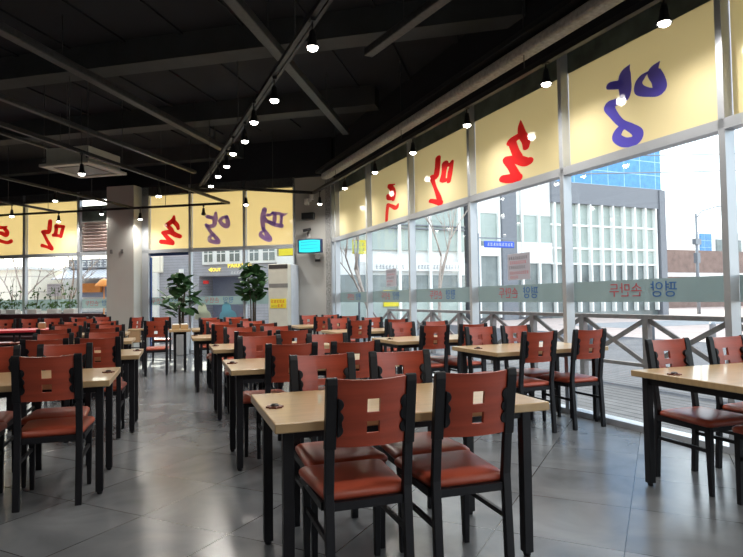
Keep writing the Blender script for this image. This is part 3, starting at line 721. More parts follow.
def table(x0, y0, rz, label):
    """x0, y0 = left front corner"""
    r = math.radians(rz); c = Vector((x0, y0, 0)) + Matrix.Rotation(r, 3, 'Z') @ Vector((1.285 / 2, 0.79 / 2, 0))
    if not table_used[0]:
        table_used[0] = True; TB.location = c; TB.rotation_euler = (0, 0, r); TB['label'] = label; return TB
    return dup(TB, c, r, label, 'maple dining tables')
CB = None
def call_button(x, y, label):
    global CB
    if CB is None:
        CB = thing('call_button', label, 'call button', (x, y, 0.742), 0, 'table call buttons')
        b = MB(); n = 24; pts = [((0.036 + 0.005 * math.cos(8 * a)) * math.cos(a), (0.036 + 0.005 * math.cos(8 * a)) * math.sin(a)) for a in [2 * math.pi * k / n for k in range(n)]]
        b.prism(pts, lambda a, c, d: (a, c, d), 0.0, 0.008); b.build('base', M_CALL, CB)
        b = MB(); b.lathe([(0.020, 0.008), (0.019, 0.014), (0.012, 0.018), (0.003, 0.019)], 14); b.build('button', M_CALLD, CB)
        return CB
    return dup(CB, (x, y, 0.742), 0, label, 'table call buttons')

ROWW = ['foremost', 'second', 'third', 'fourth', 'fifth']
def set_of(tx, ty, rz, rowname, idx, near, far, btn=None, w=1.285):
    nm = '%s %s table' % (ROWW[idx], rowname.replace(' ', '-'))
    table(tx, ty, rz, 'light maple table with black legs, %s table of the %s' % (ROWW[idx], rowname) if idx else 'light maple table with black legs, foremost of the %s' % rowname)
    r = Matrix.Rotation(math.radians(rz), 3, 'Z')
    sides = {1: ['only'], 2: ['left', 'right']}
    for i, (x, y, dr) in enumerate(near): chair(x, y, rz + dr, 'red-brown chair, back to us, at the %s, %s one' % (nm, sides[len(near)][i]))
    for i, (x, y, dr) in enumerate(far): chair(x, y, rz + 180 + dr, 'red-brown chair facing us, behind the %s, %s one' % (nm, sides[len(far)][i]))
    if btn: call_button(btn[0], btn[1], 'small brown call button on the %s' % nm)

CR = 'centre row'; LR = 'left row'; WRW = 'window row'
set_of(0.372, 2.325, 0, CR, 0, [(0.745, 2.285, 0), (1.21, 2.275, -1)], [(0.79, 3.16, 1), (1.255, 3.15, -1)], (0.43, 2.69))
set_of(0.370, 4.245, 0, CR, 1, [(0.79, 4.22, 1), (1.265, 4.20, 0)], [(0.70, 5.12, 0), (1.31, 5.10, 0)], (0.42, 4.70))
set_of(0.358, 6.12, 0, CR, 2, [(0.75, 6.09, 0), (1.17, 6.08, 0)], [(0.72, 6.99, 0), (1.15, 6.98, 0)], (0.41, 6.60))
set_of(0.210, 8.15, 0, CR, 3, [(0.64, 8.12, 0), (1.14, 8.11, 0)], [(0.62, 9.00, 0), (1.12, 9.02, 0)], (0.26, 8.70))
set_of(0.27, 10.55, 0, CR, 4, [(0.585, 10.50, 0), (1.07, 10.50, 0)], [(0.60, 11.43, 0), (1.06, 11.43, 0)])
set_of(-1.685, 4.06, 0, LR, 0, [(-1.26, 4.02, 0), (-0.735, 4.02, 0)], [(-1.29, 4.90, 0), (-0.80, 4.90, 0)], (-0.452, 4.50))
set_of(-1.61, 5.86, 0, LR, 1, [(-1.09, 5.82, 0), (-0.665, 5.82, 0)], [(-1.20, 6.70, 0), (-0.72, 6.70, 0)], (-0.37, 6.35))
set_of(-1.82, 8.02, 0, LR, 2, [(-1.40, 7.98, 0), (-0.86, 7.98, 0)], [(-1.42, 8.86, 0), (-0.87, 8.86, 0)])
set_of(-2.02, 9.95, 0, LR, 3, [(-1.62, 9.91, 0), (-1.10, 9.91, 0)], [(-1.62, 10.8, 0), (-1.12, 10.8, 0)])
make_table(1.285, 0.88, None, 'light maple table with black legs, foremost of the window row', (2.842 + 0.6425, 2.22 + 0.44, 0), 0, inset=(0.07, 0.07))
chair(3.27, 3.14, 180, 'red-brown chair facing us, behind the foremost window-row table, left one'); chair(3.82, 3.14, 182, 'red-brown chair facing us, behind the foremost window-row table, right one')
chair(3.30, 2.17, 0, 'red-brown chair, back to us, at the foremost window-row table, left one'); chair(3.80, 2.17, 0, 'red-brown chair, back to us, at the foremost window-row table, right one')
call_button(2.90, 2.80, 'small brown call button on the foremost window-row table')
set_of(2.70, 4.545, 3.5, WRW, 1, [(3.075, 4.51, 0), (3.65, 4.55, 0)], [(3.07, 5.42, 0), (3.52, 5.45, 0)], (2.75, 4.97))
set_of(2.40, 6.20, 3.5, WRW, 2, [(2.82, 6.17, 0), (3.33, 6.20, 0)], [(2.83, 7.08, 0), (3.33, 7.11, 0)], (2.46, 6.62))
set_of(2.27, 8.38, 3.5, WRW, 3, [(2.60, 8.35, 0), (3.20, 8.38, 0)], [(2.57, 9.27, 0), (3.17, 9.30, 0)])
set_of(2.15, 10.62, 3.5, WRW, 4, [(2.60, 10.58, 0), (3.10, 10.61, 0)], [(2.56, 11.52, 0), (3.02, 11.55, 0)])
# a chair seen from behind in the aisle, beside a narrow stand with two plywood boxes
chair(-0.315, 10.42, 0, 'red-brown chair with its back to us standing alone in the aisle')
t = make_table(0.37, 0.42, label='narrow maple stand carrying two plywood boxes, beside the aisle chair', loc=(0.07, 10.95, 0), name='narrow_stand', inset=(0.10, 0.10), group='serving stands')
del t['group']
def open_box(label, x, y, z, w, d, h, rz=0, name='plywood_box'):
    t = thing(name, label, 'box', (x, y, z), math.radians(rz))
    b = MB()
    b.box(-w / 2, w / 2, -d / 2, d / 2, 0, 0.008); b.box(-w / 2, w / 2, -d / 2, -d / 2 + 0.008, 0.008, h); b.box(-w / 2, w / 2, d / 2 - 0.008, d / 2, 0.008, h)
    b.box(-w / 2, -w / 2 + 0.008, -d / 2 + 0.008, d / 2 - 0.008, 0.008, h); b.box(w / 2 - 0.008, w / 2, -d / 2 + 0.008, d / 2 - 0.008, 0.008, h)
    b.build('tray', M_BOXWOOD, t)
    b = MB(); b.box(-w / 2 + 0.012, w / 2 - 0.012, -d / 2 + 0.012, d / 2 - 0.012, 0.008, h + 0.015)
    b.build('napkins', M_TISSUE, t, bevel=0.006)
open_box('left plywood napkin box on the narrow stand', 0.0, 10.90, 0.742, 0.13, 0.16, 0.085)
open_box('right plywood napkin box on the narrow stand', 0.145, 10.90, 0.742, 0.13, 0.16, 0.085)
open_box('small plywood napkin box on the foremost red table', -2.50, 12.95, 0.742, 0.12, 0.12, 0.11)
o = MB(); o.box(-0.04, 0.04, -0.055, 0.055, 0, 0.09); o = o.build('tissue_pack', M_TISSUE, bevel=0.006); o.location = (-1.33, 6.2, 0.742); tag(o, 'white tissue pack on the second table of the left row', 'tissues')

# wooden service cabinet behind the left row, with a chair turned beside it
t = thing('service_cabinet', 'small maple service cabinet with pale top before the pillar', 'cabinet', (-0.69, 11.62, 0))
b = MB(); b.box(-0.145, 0.145, -0.15, 0.15, 0.715, 0.742); b.build('top', M_MAPLE, t, bevel=0.004)
b = MB(); b.box(-0.13, 0.07, -0.14, 0.14, 0.50, 0.715); b.build('drawer_box', M_MAPLE_EDGE, t, bevel=0.004)
b = MB(); b.box(0.075, 0.13, -0.12, 0.12, 0.50, 0.52); b.box(0.075, 0.13, -0.12, 0.12, 0.60, 0.615); b.build('side_shelf', M_WHITEPL, t)
for sx in (-0.115, 0.115):
    for sy in (-0.12, 0.12): b = MB(); b.box(sx - 0.015, sx + 0.015, sy - 0.015, sy + 0.015, 0, 0.715 if sx > 0 else 0.50); b.build('leg', M_STEEL, t)
chair(-0.82, 13.1, 50, 'red-brown chair turned sideways behind the small service cabinet')
chair(-0.28, 12.9, 0, 'red-brown chair just right of the service cabinet, behind the aisle chair')
# red tables and chairs before the maroon bench
def red_table(cx, cy, w, d, label):
    make_table(w, d, M_REDTABLE, label, (cx, cy, 0), 0, 'red_table', (0.08, 0.1), 'red topped tables')
red_table(-3.10, 12.85, 1.50, 1.0, 'bright red topped table at the far left before the maroon bench')
red_table(-1.78, 13.40, 0.90, 0.75, 'bright red topped table left of the pillar, half hidden by chairs')
for i, (x, y) in enumerate([(-3.34, 13.76), (-2.90, 13.76), (-2.48, 13.76)]):
    chair(x, y, 180, 'red-brown chair facing us behind the far left red table, %s from the left' % ORD[i])
for i, (x, y) in enumerate([(-2.02, 14.12), (-1.56, 14.15)]):
    chair(x, y, 180, 'red-brown chair facing us behind the red table by the pillar, %s one' % ['left', 'right'][i])
chair(-3.4, 12.2, 0, 'red-brown chair with its back to us at the far left red table')
chair(-1.72, 12.95, 0, 'red-brown chair with its back to us at the red table by the pillar')

# maroon bench along the back wall
t = thing('banquette_bench', 'long dark maroon upholstered bench under the back windows', 'bench', (0, 0, 0))
b = MB(); WB.box(b, 5.78, 12.5, 0.34, 0.48, 0.30, 0.985); b.build('backrest', M_BENCH, t, bevel=0.03)
b = MB(); WB.box(b, 5.78, 12.5, 0.48, 0.92, 0.28, 0.45); b.build('seat', M_BENCH, t, bevel=0.03)
b = MB(); WB.box(b, 5.82, 12.46, 0.38, 0.88, 0.0, 0.28); b.build('base', M_BLACKWOOD, t)

wbox(WB, 'trim_20', 5.72, 10.1, 0.105, 0.335, 0.0, 0.95, M_BENCH, kind='structure')
# ------------------------------------------------------------------ potted plants
def potted_plant(label, s, n, stems, zl0, zl1, rad, nleaf, seed, pot_h=0.62, pot_w=0.30):
    rnd = random.Random(seed); P = WB(s, n, 0)
    t = thing('potted_plant', label, 'plant', tuple(P), math.atan2(-0.536, 0.844))
    b = MB(); w0, w1 = pot_w / 2 * 0.85, pot_w / 2
    b.hexa([(-w0, -w0, 0), (w0, -w0, 0), (w0, w0, 0), (-w0, w0, 0), (-w1, -w1, pot_h), (w1, -w1, pot_h), (w1, w1, pot_h), (-w1, w1, pot_h)]); b.build('pot', M_POT, t, bevel=0.012)
    b = MB(); b.box(-w1 * 0.9, w1 * 0.9, -w1 * 0.9, w1 * 0.9, pot_h - 0.01, pot_h + 0.006); b.build('soil', M_SOIL, t)
    tips = []
    for k in range(stems):
        a = 2 * math.pi * k / stems + rnd.random(); r0 = 0.05
        h = zl0 + (zl1 - zl0) * (0.55 + 0.4 * rnd.random()); rr = rad * (0.15 + 0.35 * rnd.random())
        pts = [Vector((r0 * math.cos(a), r0 * math.sin(a), pot_h)), Vector((r0 * 1.2 * math.cos(a), r0 * 1.2 * math.sin(a), (pot_h + h) / 2)), Vector((rr * math.cos(a), rr * math.sin(a), h))]
        c = catmull([tuple(p) for p in pts], 5)
        b = MB(); b.tube(c, [0.018 - 0.010 * i / len(c) for i in range(len(c))], 7); b.build('stem', M_STEM, t); tips.append([Vector(p) for p in c])
    b = MB()
    for k in range(nleaf):
        c = tips[k % stems]; z = zl0 + (zl1 - zl0) * ((k + rnd.random()) / nleaf)
        base = min(c, key=lambda q: abs(q.z - z)); ang = rnd.random() * 6.283; f = (z - zl0) / (zl1 - zl0)
        reach = rad * (0.35 + 0.65 * math.sin(math.pi * min(1, 0.2 + f * 0.75))) * (0.5 + 0.5 * rnd.random())
        ctr = Vector((base.x * 0.5 + reach * math.cos(ang), base.y * 0.5 + reach * math.sin(ang), z))
        out = Vector((math.cos(ang), math.sin(ang), 0.9 - 1.7 * rnd.random())).normalized(); side = out.cross(Vector((rnd.uniform(-0.6, 0.6), rnd.uniform(-0.6, 0.6), 1))).normalized(); up = side.cross(out)
        L_ = 0.22 + 0.10 * rnd.random(); W_ = L_ * 0.30
        b.tube([base, ctr - out * L_ * 0.4], 0.004, 4)
        prof = [(-0.5, 0.05), (-0.3, 0.7), (0.0, 1.0), (0.28, 0.8), (0.5, 0.04)]
        rows = [[b.bm.verts.new(ctr + out * (u * L_) + side * (w * W_ * q) + up * (-0.25 * u * u * L_ + 0.10 * abs(q) * W_ - 0.02 * abs(q))) for q in (-1, -0.5, 0, 0.5, 1)] for u, w in prof]
        for r0_, r1_ in zip(rows[:-1], rows[1:]):
            for i in range(4):
                fc = b.bm.faces.new((r0_[i], r0_[i + 1], r1_[i + 1], r1_[i])); fc.smooth = True
    b.build('foliage', M_LEAF, t)
potted_plant('tall broad-leaved plant left, between the pillar and the first violet character', 3.63, 0.42, 5, 0.95, 1.86, 0.42, 80, 3)
potted_plant('tall broad-leaved plant right, standing beside the tower air conditioner', 1.84, 0.35, 4, 1.30, 2.05, 0.33, 95, 11)

# ------------------------------------------------------------------ tower air conditioner
ang = math.atan2(-0.536, 0.844)
t = thing('tower_air_conditioner', 'tall ivory floor-standing air conditioner with a yellow notice', 'air conditioner', tuple(WB(1.07, 0.62, 0)), ang)
# local +x along +s (to the left in the photo), local +y out of the room, so the front is -y
b = MB(); b.box(-0.235, 0.225, -0.10, 0.10, 0.0, 2.03); b.build('front_body', M_AC, t, bevel=0.015)
b = MB(); b.box(-0.21, 0.232, 0.10, 0.55, 0.0, 2.035); b.build('rear_body', M_ACSIDE, t, bevel=0.015)
b = MB(); b.box(-0.215, 0.225, -0.107, -0.095, 1.925, 2.015); b.build('top_grille', M_ACDARK, t)
b = MB(); b.box(-0.215, 0.225, -0.105, -0.095, 1.51, 1.60); b.build('display_strip', M_GREYPL, t)
nt_ = MB(); nt_.box(-0.185, 0.185, -0.107, -0.099, 1.06, 1.27); nt_ = nt_.build('notice', M_YELLOW, t, label='yellow paper notice with red writing')
def glyph_rows(rows, m, name, parent, fn, seed=1):
    """small illegible writing: clusters of short strokes; fn maps (x, z) to xyz"""
    rnd = random.Random(seed); b = MB()
    for (x0, x1, z, h, pitch) in rows:
        x = x0
        while x < x1 - pitch * 0.5:
            w = pitch * 0.72
            for (a0, b0, a1, b1) in ((0, 0.1, 1, 0.1), (rnd.random() * .4, 0.95, 1, 0.85), (0.1 + 0.6 * rnd.random(), 0.1, 0.1 + 0.6 * rnd.random(), 0.9), (0, 0.5, 0.6 + 0.4 * rnd.random(), 0.5)):
                p0 = (x + a0 * w, z + b0 * h); p1 = (x + a1 * w, z + b1 * h); d = Vector((p1[0] - p0[0], p1[1] - p0[1]))
                if d.length < 1e-6: continue
                d.normalize(); q = Vector((-d.y, d.x)) * h * 0.055
                b.bm.faces.new([b.bm.verts.new(fn(p0[0] + q.x, p0[1] + q.y)), b.bm.verts.new(fn(p1[0] + q.x, p1[1] + q.y)), b.bm.verts.new(fn(p1[0] - q.x, p1[1] - q.y)), b.bm.verts.new(fn(p0[0] - q.x, p0[1] - q.y))])
            x += pitch
    return b.build(name, m, parent)
glyph_rows([(-0.16, 0.16, 1.18, 0.06, 0.065), (-0.02, 0.14, 1.085, 0.07, 0.08)], M_REDINK, 'writing', nt_, lambda x, z: (x, -0.109, z), 4)
glyph_rows([(-0.16, -0.03, 1.09, 0.035, 0.035)], M_BLACKINK, 'writing', nt_, lambda x, z: (x, -0.109, z), 5)

# ------------------------------------------------------------------ television and fittings on the grey bay
t = thing('television', 'wall-mounted television with a bright turquoise picture on the grey bay', 'television', tuple(WB(0.475, 0.30, 2.43)), ang)
b = MB(); b.box(-0.29, 0.29, -0.03, 0.05, -0.155, 0.165); b.build('casing', M_NAVY, t, bevel=0.02)
b = MB(); n = 12
pts = [(-0.245 + 0.49 * k / n, -0.125 - 0.012 * math.sin(math.pi * k / n)) for k in range(n + 1)] + [(0.245 - 0.49 * k / n, 0.130 + 0.015 * math.sin(math.pi * k / n)) for k in range(n + 1)]
b.prism(pts, lambda a, c, d: (a, d, c), -0.040, -0.028); scr = b.build('screen', M_CYAN, t, label='turquoise lit picture')
b = MB()
for z in (-0.06, 0.02, 0.085):
    b.prism([(-0.20, z), (0.20, z + 0.012), (0.20, z + 0.022), (-0.20, z + 0.012)], lambda a, c, d: (a, d, c), -0.043, -0.040)
b.build('picture_lines', M_CYAN2, scr)
b = MB(); b.box(-0.04, 0.04, 0.05, 0.26, -0.04, 0.04); b.build('wall_bracket', M_BLACKPL, t)
t = thing('security_camera', 'small black camera on a wall arm above the television', 'camera', tuple(WB(0.56, 0.03, 2.78)), ang)
b = MB(); b.tube([(-0.12, -0.16, 0.02), (0.05, -0.10, 0.06)], 0.035, 12); b.build('camera_body', M_BLACKPL, t)
b = MB(); b.tube([(0.0, -0.12, 0.03), (-0.04, -0.06, -0.06), (-0.05, 0.0, -0.10)], 0.014, 8); b.build('arm', M_BLACKPL, t)
b = MB(); b.box(-0.10, -0.0, -0.02, 0.0, -0.14, -0.05); b.build('wall_plate', M_WHITEPL, t)
o = wbox(WB, 'wall_speaker', 0.44, 0.74, 0.021, 0.13, 3.07, 3.22, M_BLACKPL, bevel=0.01); tag(o, 'black oblong loudspeaker box high on the grey bay', 'speaker')
t = thing('motion_sensor', 'white double-headed sensor at the corner of the black rail', 'sensor', tuple(WB(0.56, 0.03, 3.5)), ang)
b = MB(); b.box(0.02, 0.10, -0.10, -0.0, 0.02, 0.16); b.build('sensor_head', M_WHITEPL, t, bevel=0.01)
b = MB(); b.box(-0.10, -0.01, -0.12, -0.01, -0.10, 0.04); b.build('sensor_head', M_WHITEPL, t, bevel=0.01)
b = MB(); b.box(-0.03, 0.04, -0.02, 0.0, -0.02, 0.06); b.build('sensor_mount', M_WHITEPL, t)
t = thing('wall_clock_thermostat', 'small white round thermostat over a dark box on the grey bay', 'thermostat', tuple(WB(0.385, 0.02, 2.16)), ang)
b = MB(); b.tube([(0, 0, 0.05), (0, -0.05, 0.05)], 0.055, 16); b.build('dial', M_WHITEPL, t)
b = MB(); b.box(-0.06, 0.06, -0.04, 0.0, -0.06, -0.01); b.build('switch_box', M_BLACKPL, t)

# ------------------------------------------------------------------ notices on the windows
def notice(F, label, s0, s1, z0, z1, rows_r, rows_b, seed):
    t = wbox(F, 'window_notice', s0, s1, 0.008, 0.010, z0, z1, M_PAPER); tag(t, label, 'notice')
    fn = lambda x, z: F(s1 - x, 0.0115, z)
    if rows_r: glyph_rows(rows_r, M_REDINK, 'red_writing', t, fn, seed)
    if rows_b: glyph_rows(rows_b, M_BLACKINK, 'black_writing', t, fn, seed + 1)
notice(WR, 'grey notice with red and black writing on the second large window pane', 1.25, 1.68, 1.44, 1.76, [(0.05, 0.38, 1.635, 0.035, 0.04), (0.05, 0.40, 1.51, 0.035, 0.04), (0.05, 0.20, 1.46, 0.03, 0.04)], [(0.03, 0.40, 1.69, 0.035, 0.04), (0.03, 0.34, 1.575, 0.035, 0.04)], 21)
notice(WR, 'small grey notice on the window pane farther along', 4.88, 5.31, 1.45, 1.76, [(0.05, 0.36, 1.65, 0.03, 0.04), (0.05, 0.3, 1.53, 0.03, 0.04)], [(0.03, 0.38, 1.70, 0.035, 0.04), (0.03, 0.36, 1.59, 0.035, 0.04), (0.04, 0.2, 1.47, 0.03, 0.04)], 25)
notice(WB, 'brownish notice with lines of writing on the back window left of the pillar', 7.33, 7.76, 1.42, 1.74, [], [(0.03, 0.40, 1.68, 0.03, 0.035), (0.03, 0.38, 1.61, 0.03, 0.035), (0.03, 0.40, 1.54, 0.03, 0.035), (0.03, 0.36, 1.47, 0.03, 0.035)], 31)
def mound(F, label, s0, s1, z0, z1, m, sgn):
    b = MB(); c = (s0 + s1) / 2; w = (s1 - s0) / 2; h = z1 - z0; pts = [(c - w, z0), (c + w, z0)]
    for k in range(9): a = math.radians(k * 10); pts.append((c + w * (0.62 + 0.38 * math.cos(a)), z0 + h * 0.48 * math.sin(a)))
    for k in range(15): a = math.radians(-10 + k * 14); pts.append((c + sgn * w * 0.08 + w * 0.52 * math.cos(a), z0 + h * 0.62 + h * 0.38 * math.sin(a)))
    for k in range(9): a = math.radians(100 + k * 10); pts.append((c + w * (-0.62 + 0.38 * math.cos(a)), z0 + h * 0.48 * math.sin(a)))
    b.prism(pts, lambda a, c_, d: F(a, d, c_), 0.008, 0.010); o = b.build('window_sticker', m); tag(o, label, 'sticker')
mound(WB, 'pale beige rounded sticker low on the back window beside the left plant', 3.08, 3.53, 0.80, 1.20, M_BEIGE, 1)
mound(WB, 'teal rounded sticker low on the back window beside the right plant', 2.42, 2.88, 0.80, 1.20, M_TEAL, 2)

# ================================================================== outdoors
mb = MB(); mb.box(-60, 90, -40, 110, -0.30, -0.16); mb.build('pavement', M_PAVE, kind='structure')
def locthing(F, name, label, cat, s=0, n=0, z=0, group=None):
    return thing(name, label, cat, tuple(F(s, n, z)), math.atan2(F.d.y, F.d.x), group)
# deck outside the window wall: local x along the wall, local y = towards the room
o = bpy.data.objects.new('decking', None)
mb = MB(); mb.box(-2.42, 7.46, -14, 26, -0.11, 0.0); dk = mb.build('terrace_deck', M_DECK, kind='structure')
dk.location = WR(0, 0, -0.05); dk.rotation_euler = (0, 0, math.atan2(WR.d.y, WR.d.x) - math.pi / 2); dk.scale = (-1, 1, 1)
dk.scale = (1, 1, 1); dk.location = WR(0, -2.46, -0.05)
mbr = MB(); mbr.box(12, 90, 0, 4, -0.158, -0.15)
o = mbr.build('road', M_ROAD, kind='structure'); o.location = (6, 19.0, 0.0); o.rotation_euler = (0, 0, math.radians(4.5))

t = locthing(WR, 'deck_railing', 'weathered brown wooden railing with crossed braces outside the windows', 'railing', 0, -2.25, -0.05)
b = MB(); b.box(-9, 10.1, -0.045, 0.045, 0.95, 1.01); b.build('handrail', M_RAIL, t)
b = MB(); b.box(-9, 10.1, -0.02, 0.02, 0.28, 0.33); b.build('lower_rail', M_RAIL, t)
for k in range(-8, 8):
    s = 1.62 + 1.21 * k
    b = MB(); b.box(s - 0.045, s + 0.045, -0.045, 0.045, 0.0, 0.95); b.build('post', M_RAIL, t)
    b = MB(); b.bar((s + 0.045, 0, 0.34), (s + 1.165, 0, 0.93), 0.03, 0.06); b.bar((s + 0.045, 0.001, 0.93), (s + 1.165, 0.001, 0.34), 0.03, 0.06); b.build('cross_brace', M_RAIL, t)

BOLL = [(10.1, 12.4, -0.05), (12.2, 12.5, -0.05), (14.5, 12.6, -0.16)]
# buildings across the street, facade frame FA (n runs away from us)
FA = Frame((10, 30), 85.5, 1); FA.n = Vector((0, 0, 1)).cross(FA.d)
t = locthing(FA, 'glass_office_building', 'office block with blue glass top and white fins across the street', 'building')
b = MB(); b.box(12.6, 22.2, 0.4, 14, -0.16, 17); b.build('body', M_GREYB, t)
b = MB(); b.box(12.6, 22.3, 0.0, 0.4, 8.55, 17); b.build('blue_glazing', M_BLUEG, t, label='blue gridded curtain glass')
b = MB(); b.box(12.6, 22.35, -0.1, 0.4, 7.2, 8.55); b.build('grey_band', M_GREYB, t)
b = MB(); b.box(12.6, 22.0, 0.2, 0.4, 3.3, 7.2); b.build('glazing', M_GREENG, t)
b = MB(); b.box(12.6, 22.0, 0.25, 0.4, -0.16, 3.3); b.build('ground_glazing', M_DARKG, t)
for k in range(10): b = MB(); b.box(12.77 + k * 0.98, 12.88 + k * 0.98, -0.1, 0.2, 0.2, 7.2); b.build('fin', M_MULL, t)
b = MB()
for z in (5.75, 4.25, 3.25): b.box(12.6, 22.0, 0.1, 0.2, z, z + 0.12)
b.build('spandrel_rails', M_MULL, t)
b = MB(); b.box(21.9, 22.45, -0.2, 0.4, -0.16, 8.5); b.build('corner_column', M_GREYB, t)
t = locthing(FA, 'grey_shop_building', 'grey building with tall pale glazing left of the office block', 'building')
b = MB(); b.box(6.7, 12.6, 0.3, 12, -0.16, 11); b.build('body', M_GREYB, t)
b = MB(); b.box(6.7, 12.6, 0.1, 0.3, 6.3, 11); b.build('upper_cladding', M_WHITEB, t)
b = MB(); b.box(6.7, 12.6, 0.15, 0.3, 4.6, 6.3); b.build('glazing', M_GREENG, t)
b = MB(); b.box(6.7, 12.6, 0.15, 0.3, 0, 4.6); b.build('lower_glazing', M_DARKG, t)
b = MB(); b.box(8.7, 9.75, -0.2, 0.3, -0.16, 11); b.build('pillar', M_GREYB, t)
for s in (7.15, 8.6, 10.3, 11.6): b = MB(); b.box(s - 0.07, s + 0.07, -0.05, 0.15, 0, 11); b.build('mullion', M_MULL, t)
b = MB(); b.box(9.9, 12.6, 0.0, 0.15, 3.3, 4.6); b.box(6.7, 8.6, 0.0, 0.15, 3.7, 4.3); b.build('white_panel', M_WHITEB, t)
t = locthing(FA, 'white_showroom_building', 'white building with tall pale green windows at the far end of the street', 'building')
b = MB(); b.box(-7, 6.3, 0.3, 12, -0.16, 11); b.build('body', M_WHITEB, t)
b = MB(); b.box(-6.8, 6.2, 0.15, 0.3, 3.95, 10.5); b.build('upper_glazing', M_GREENG, t)
b = MB(); b.box(-6.8, 6.2, 0.15, 0.3, 1.45, 2.55); b.build('middle_glazing', M_DARKG, t)
b = MB(); b.box(-6.8, 6.2, 0.15, 0.3, -0.1, 1.2); b.build('ground_glazing', M_GREENG, t)
for k in range(7): b = MB(); b.box(-6.0 + k * 1.95, -5.84 + k * 1.95, -0.05, 0.15, -0.1, 10.5); b.build('mullion', M_MULL, t)
b = MB()
for z in (5.15, 5.35, 7.2): b.box(-6.8, 6.2, 0.0, 0.15, z, z + 0.07)
b.build('window_rails', M_GREYB, t)
sg = MB(); sg.box(0.2, 5.9, 0.0, 0.12, 2.78, 3.25); sg = sg.build('sign_board', M_WHITEB, t)
glyph_rows([(0.4, 2.3, 2.88, 0.24, 0.2), (3.0, 5.8, 2.88, 0.24, 0.2)], M_GREYB, 'sign_writing', sg, lambda x, z: (x, -0.02, z), 9)
b = MB(); b.box(0.9, 2.0, 0.05, 0.15, 0.8, 1.7); b.build('yellow_poster', M_YELLOW, t)
t = locthing(FA, 'brown_low_building', 'low brown building in the distance right of the office block', 'building', 0, 14, 0)
b = MB(); b.box(37.5, 75, 0, 10, -0.16, 5.9); b.build('body', M_BROWNB, t)
b = MB(); b.box(37.5, 75, -0.1, 0.0, 3.1, 3.5); b.build('band', M_WHITEB, t)
for k in range(7): b = MB(); b.box(39 + k * 4, 41.5 + k * 4, -0.08, 0.0, 0.8, 2.8); b.build('window', M_DARKG, t)
t = locthing(FA, 'white_blue_building', 'distant white building with a blue glass bay behind the pole', 'building', 0, 26, 0)
b = MB(); b.box(60, 76, 0, 10, -0.16, 9.8); b.build('body', M_WHITEB, t)
b = MB(); b.box(60.2, 62.3, -0.2, 0.0, 6.6, 9.5); b.build('blue_bay', M_BLUEG, t)
for k in range(3): b = MB(); b.box(63.4 + 3.2 * k, 65.4 + 3.2 * k, -0.1, 0, 6.6, 8.8); b.build('window', M_DARKG, t)
t = locthing(FA, 'street_pole', 'tall grey street pole with a curved arm and signal box', 'pole', 24.9, -0.6, -0.16)
b = MB(); b.tube([(0, 0, 0), (0, 0, 7.1)], [0.13, 0.09], 10); b.build('pole', M_POLE, t)
b = MB(); b.tube([(0, 0, 6.7), (0.6, 0, 7.3), (2.2, 0, 7.7), (4.2, 0, 7.9)], 0.05, 8); b.build('arm', M_POLE, t)
b = MB(); b.box(-0.25, 0.3, -0.15, 0.15, 4.9, 5.3); b.box(-0.15, 0.15, -0.15, 0.15, 3.6, 4.3); b.build('signal_box', M_POLE, t)
mb = MB()
for (a, b_) in (((-25, 8, 8.6), (40, -6, 10.4)), ((-25, 6, 7.0), (40, -8, 9.4))): 
    pts = [FA(a[0] + (b_[0] - a[0]) * k / 12, a[1] + (b_[1] - a[1]) * k / 12 - 8, a[2] + (b_[2] - a[2]) * k / 12 - 1.4 * math.sin(math.pi * k / 12)) for k in range(13)]
    mb.tube(pts, 0.03, 5)
o = mb.build('overhead_cables', M_POLE); tag(o, 'thin overhead cables crossing the street above the buildings', 'cables')
# blue road sign on its bracket and a yellow sign
FT = Frame((9, 20), 85.5, 1); FT.n = Vector((0, 0, 1)).cross(FT.d)
t = locthing(FT, 'road_sign', 'blue oblong road sign with white writing seen through the window', 'sign', 2.64, 0, 0)
b = MB(); b.box(-0.10, 1.34, -0.03, 0.03, 3.20, 3.46); sb = b.build('sign_plate', M_SIGNBLUE, t, bevel=0.1, seg=3)
glyph_rows([(0.04, 1.25, 3.27, 0.12, 0.14)], M_WHITEPL, 'sign_writing', sb, lambda x, z: (x, -0.035, z), 12)
b = MB(); b.tube([(-0.35, 0.05, -0.16), (-0.35, 0.05, 3.75)], 0.05, 8); b.bar((-0.6, 0.05, 3.58), (1.5, 0.05, 3.58), 0.05, 0.05); b.build('sign_post', M_POLE, t)
t = locthing(FT, 'yellow_street_sign', 'yellow square sign beside bare branches at the far window', 'sign', -2.78, 0, 0)
b = MB(); b.box(-0.25, 0.30, -0.03, 0.03, 2.85, 3.35); sb = b.build('sign_plate', M_YELLOW, t)
glyph_rows([(-0.18, 0.24, 3.15, 0.1, 0.14), (-0.18, 0.24, 2.95, 0.1, 0.14)], M_GREYPL, 'sign_writing', sb, lambda x, z: (x, -0.035, z), 13)
b = MB(); b.tube([(0, 0.06, -0.16), (0, 0.06, 3.3)], 0.04, 8); b.build('sign_post', M_POLE, t)
for i, (x, y, z) in enumerate(BOLL):
    b = MB(); b.lathe([(0.085, 0), (0.085, 0.50), (0.095, 0.52), (0.07, 0.58), (0.01, 0.60)], 12); o = b.build('bollard', M_POLE); o.location = (x, y, z)
    tag(o, 'short grey bollard beyond the railing, %s from the left' % ORD[i], 'bollard', 'pavement bollards')

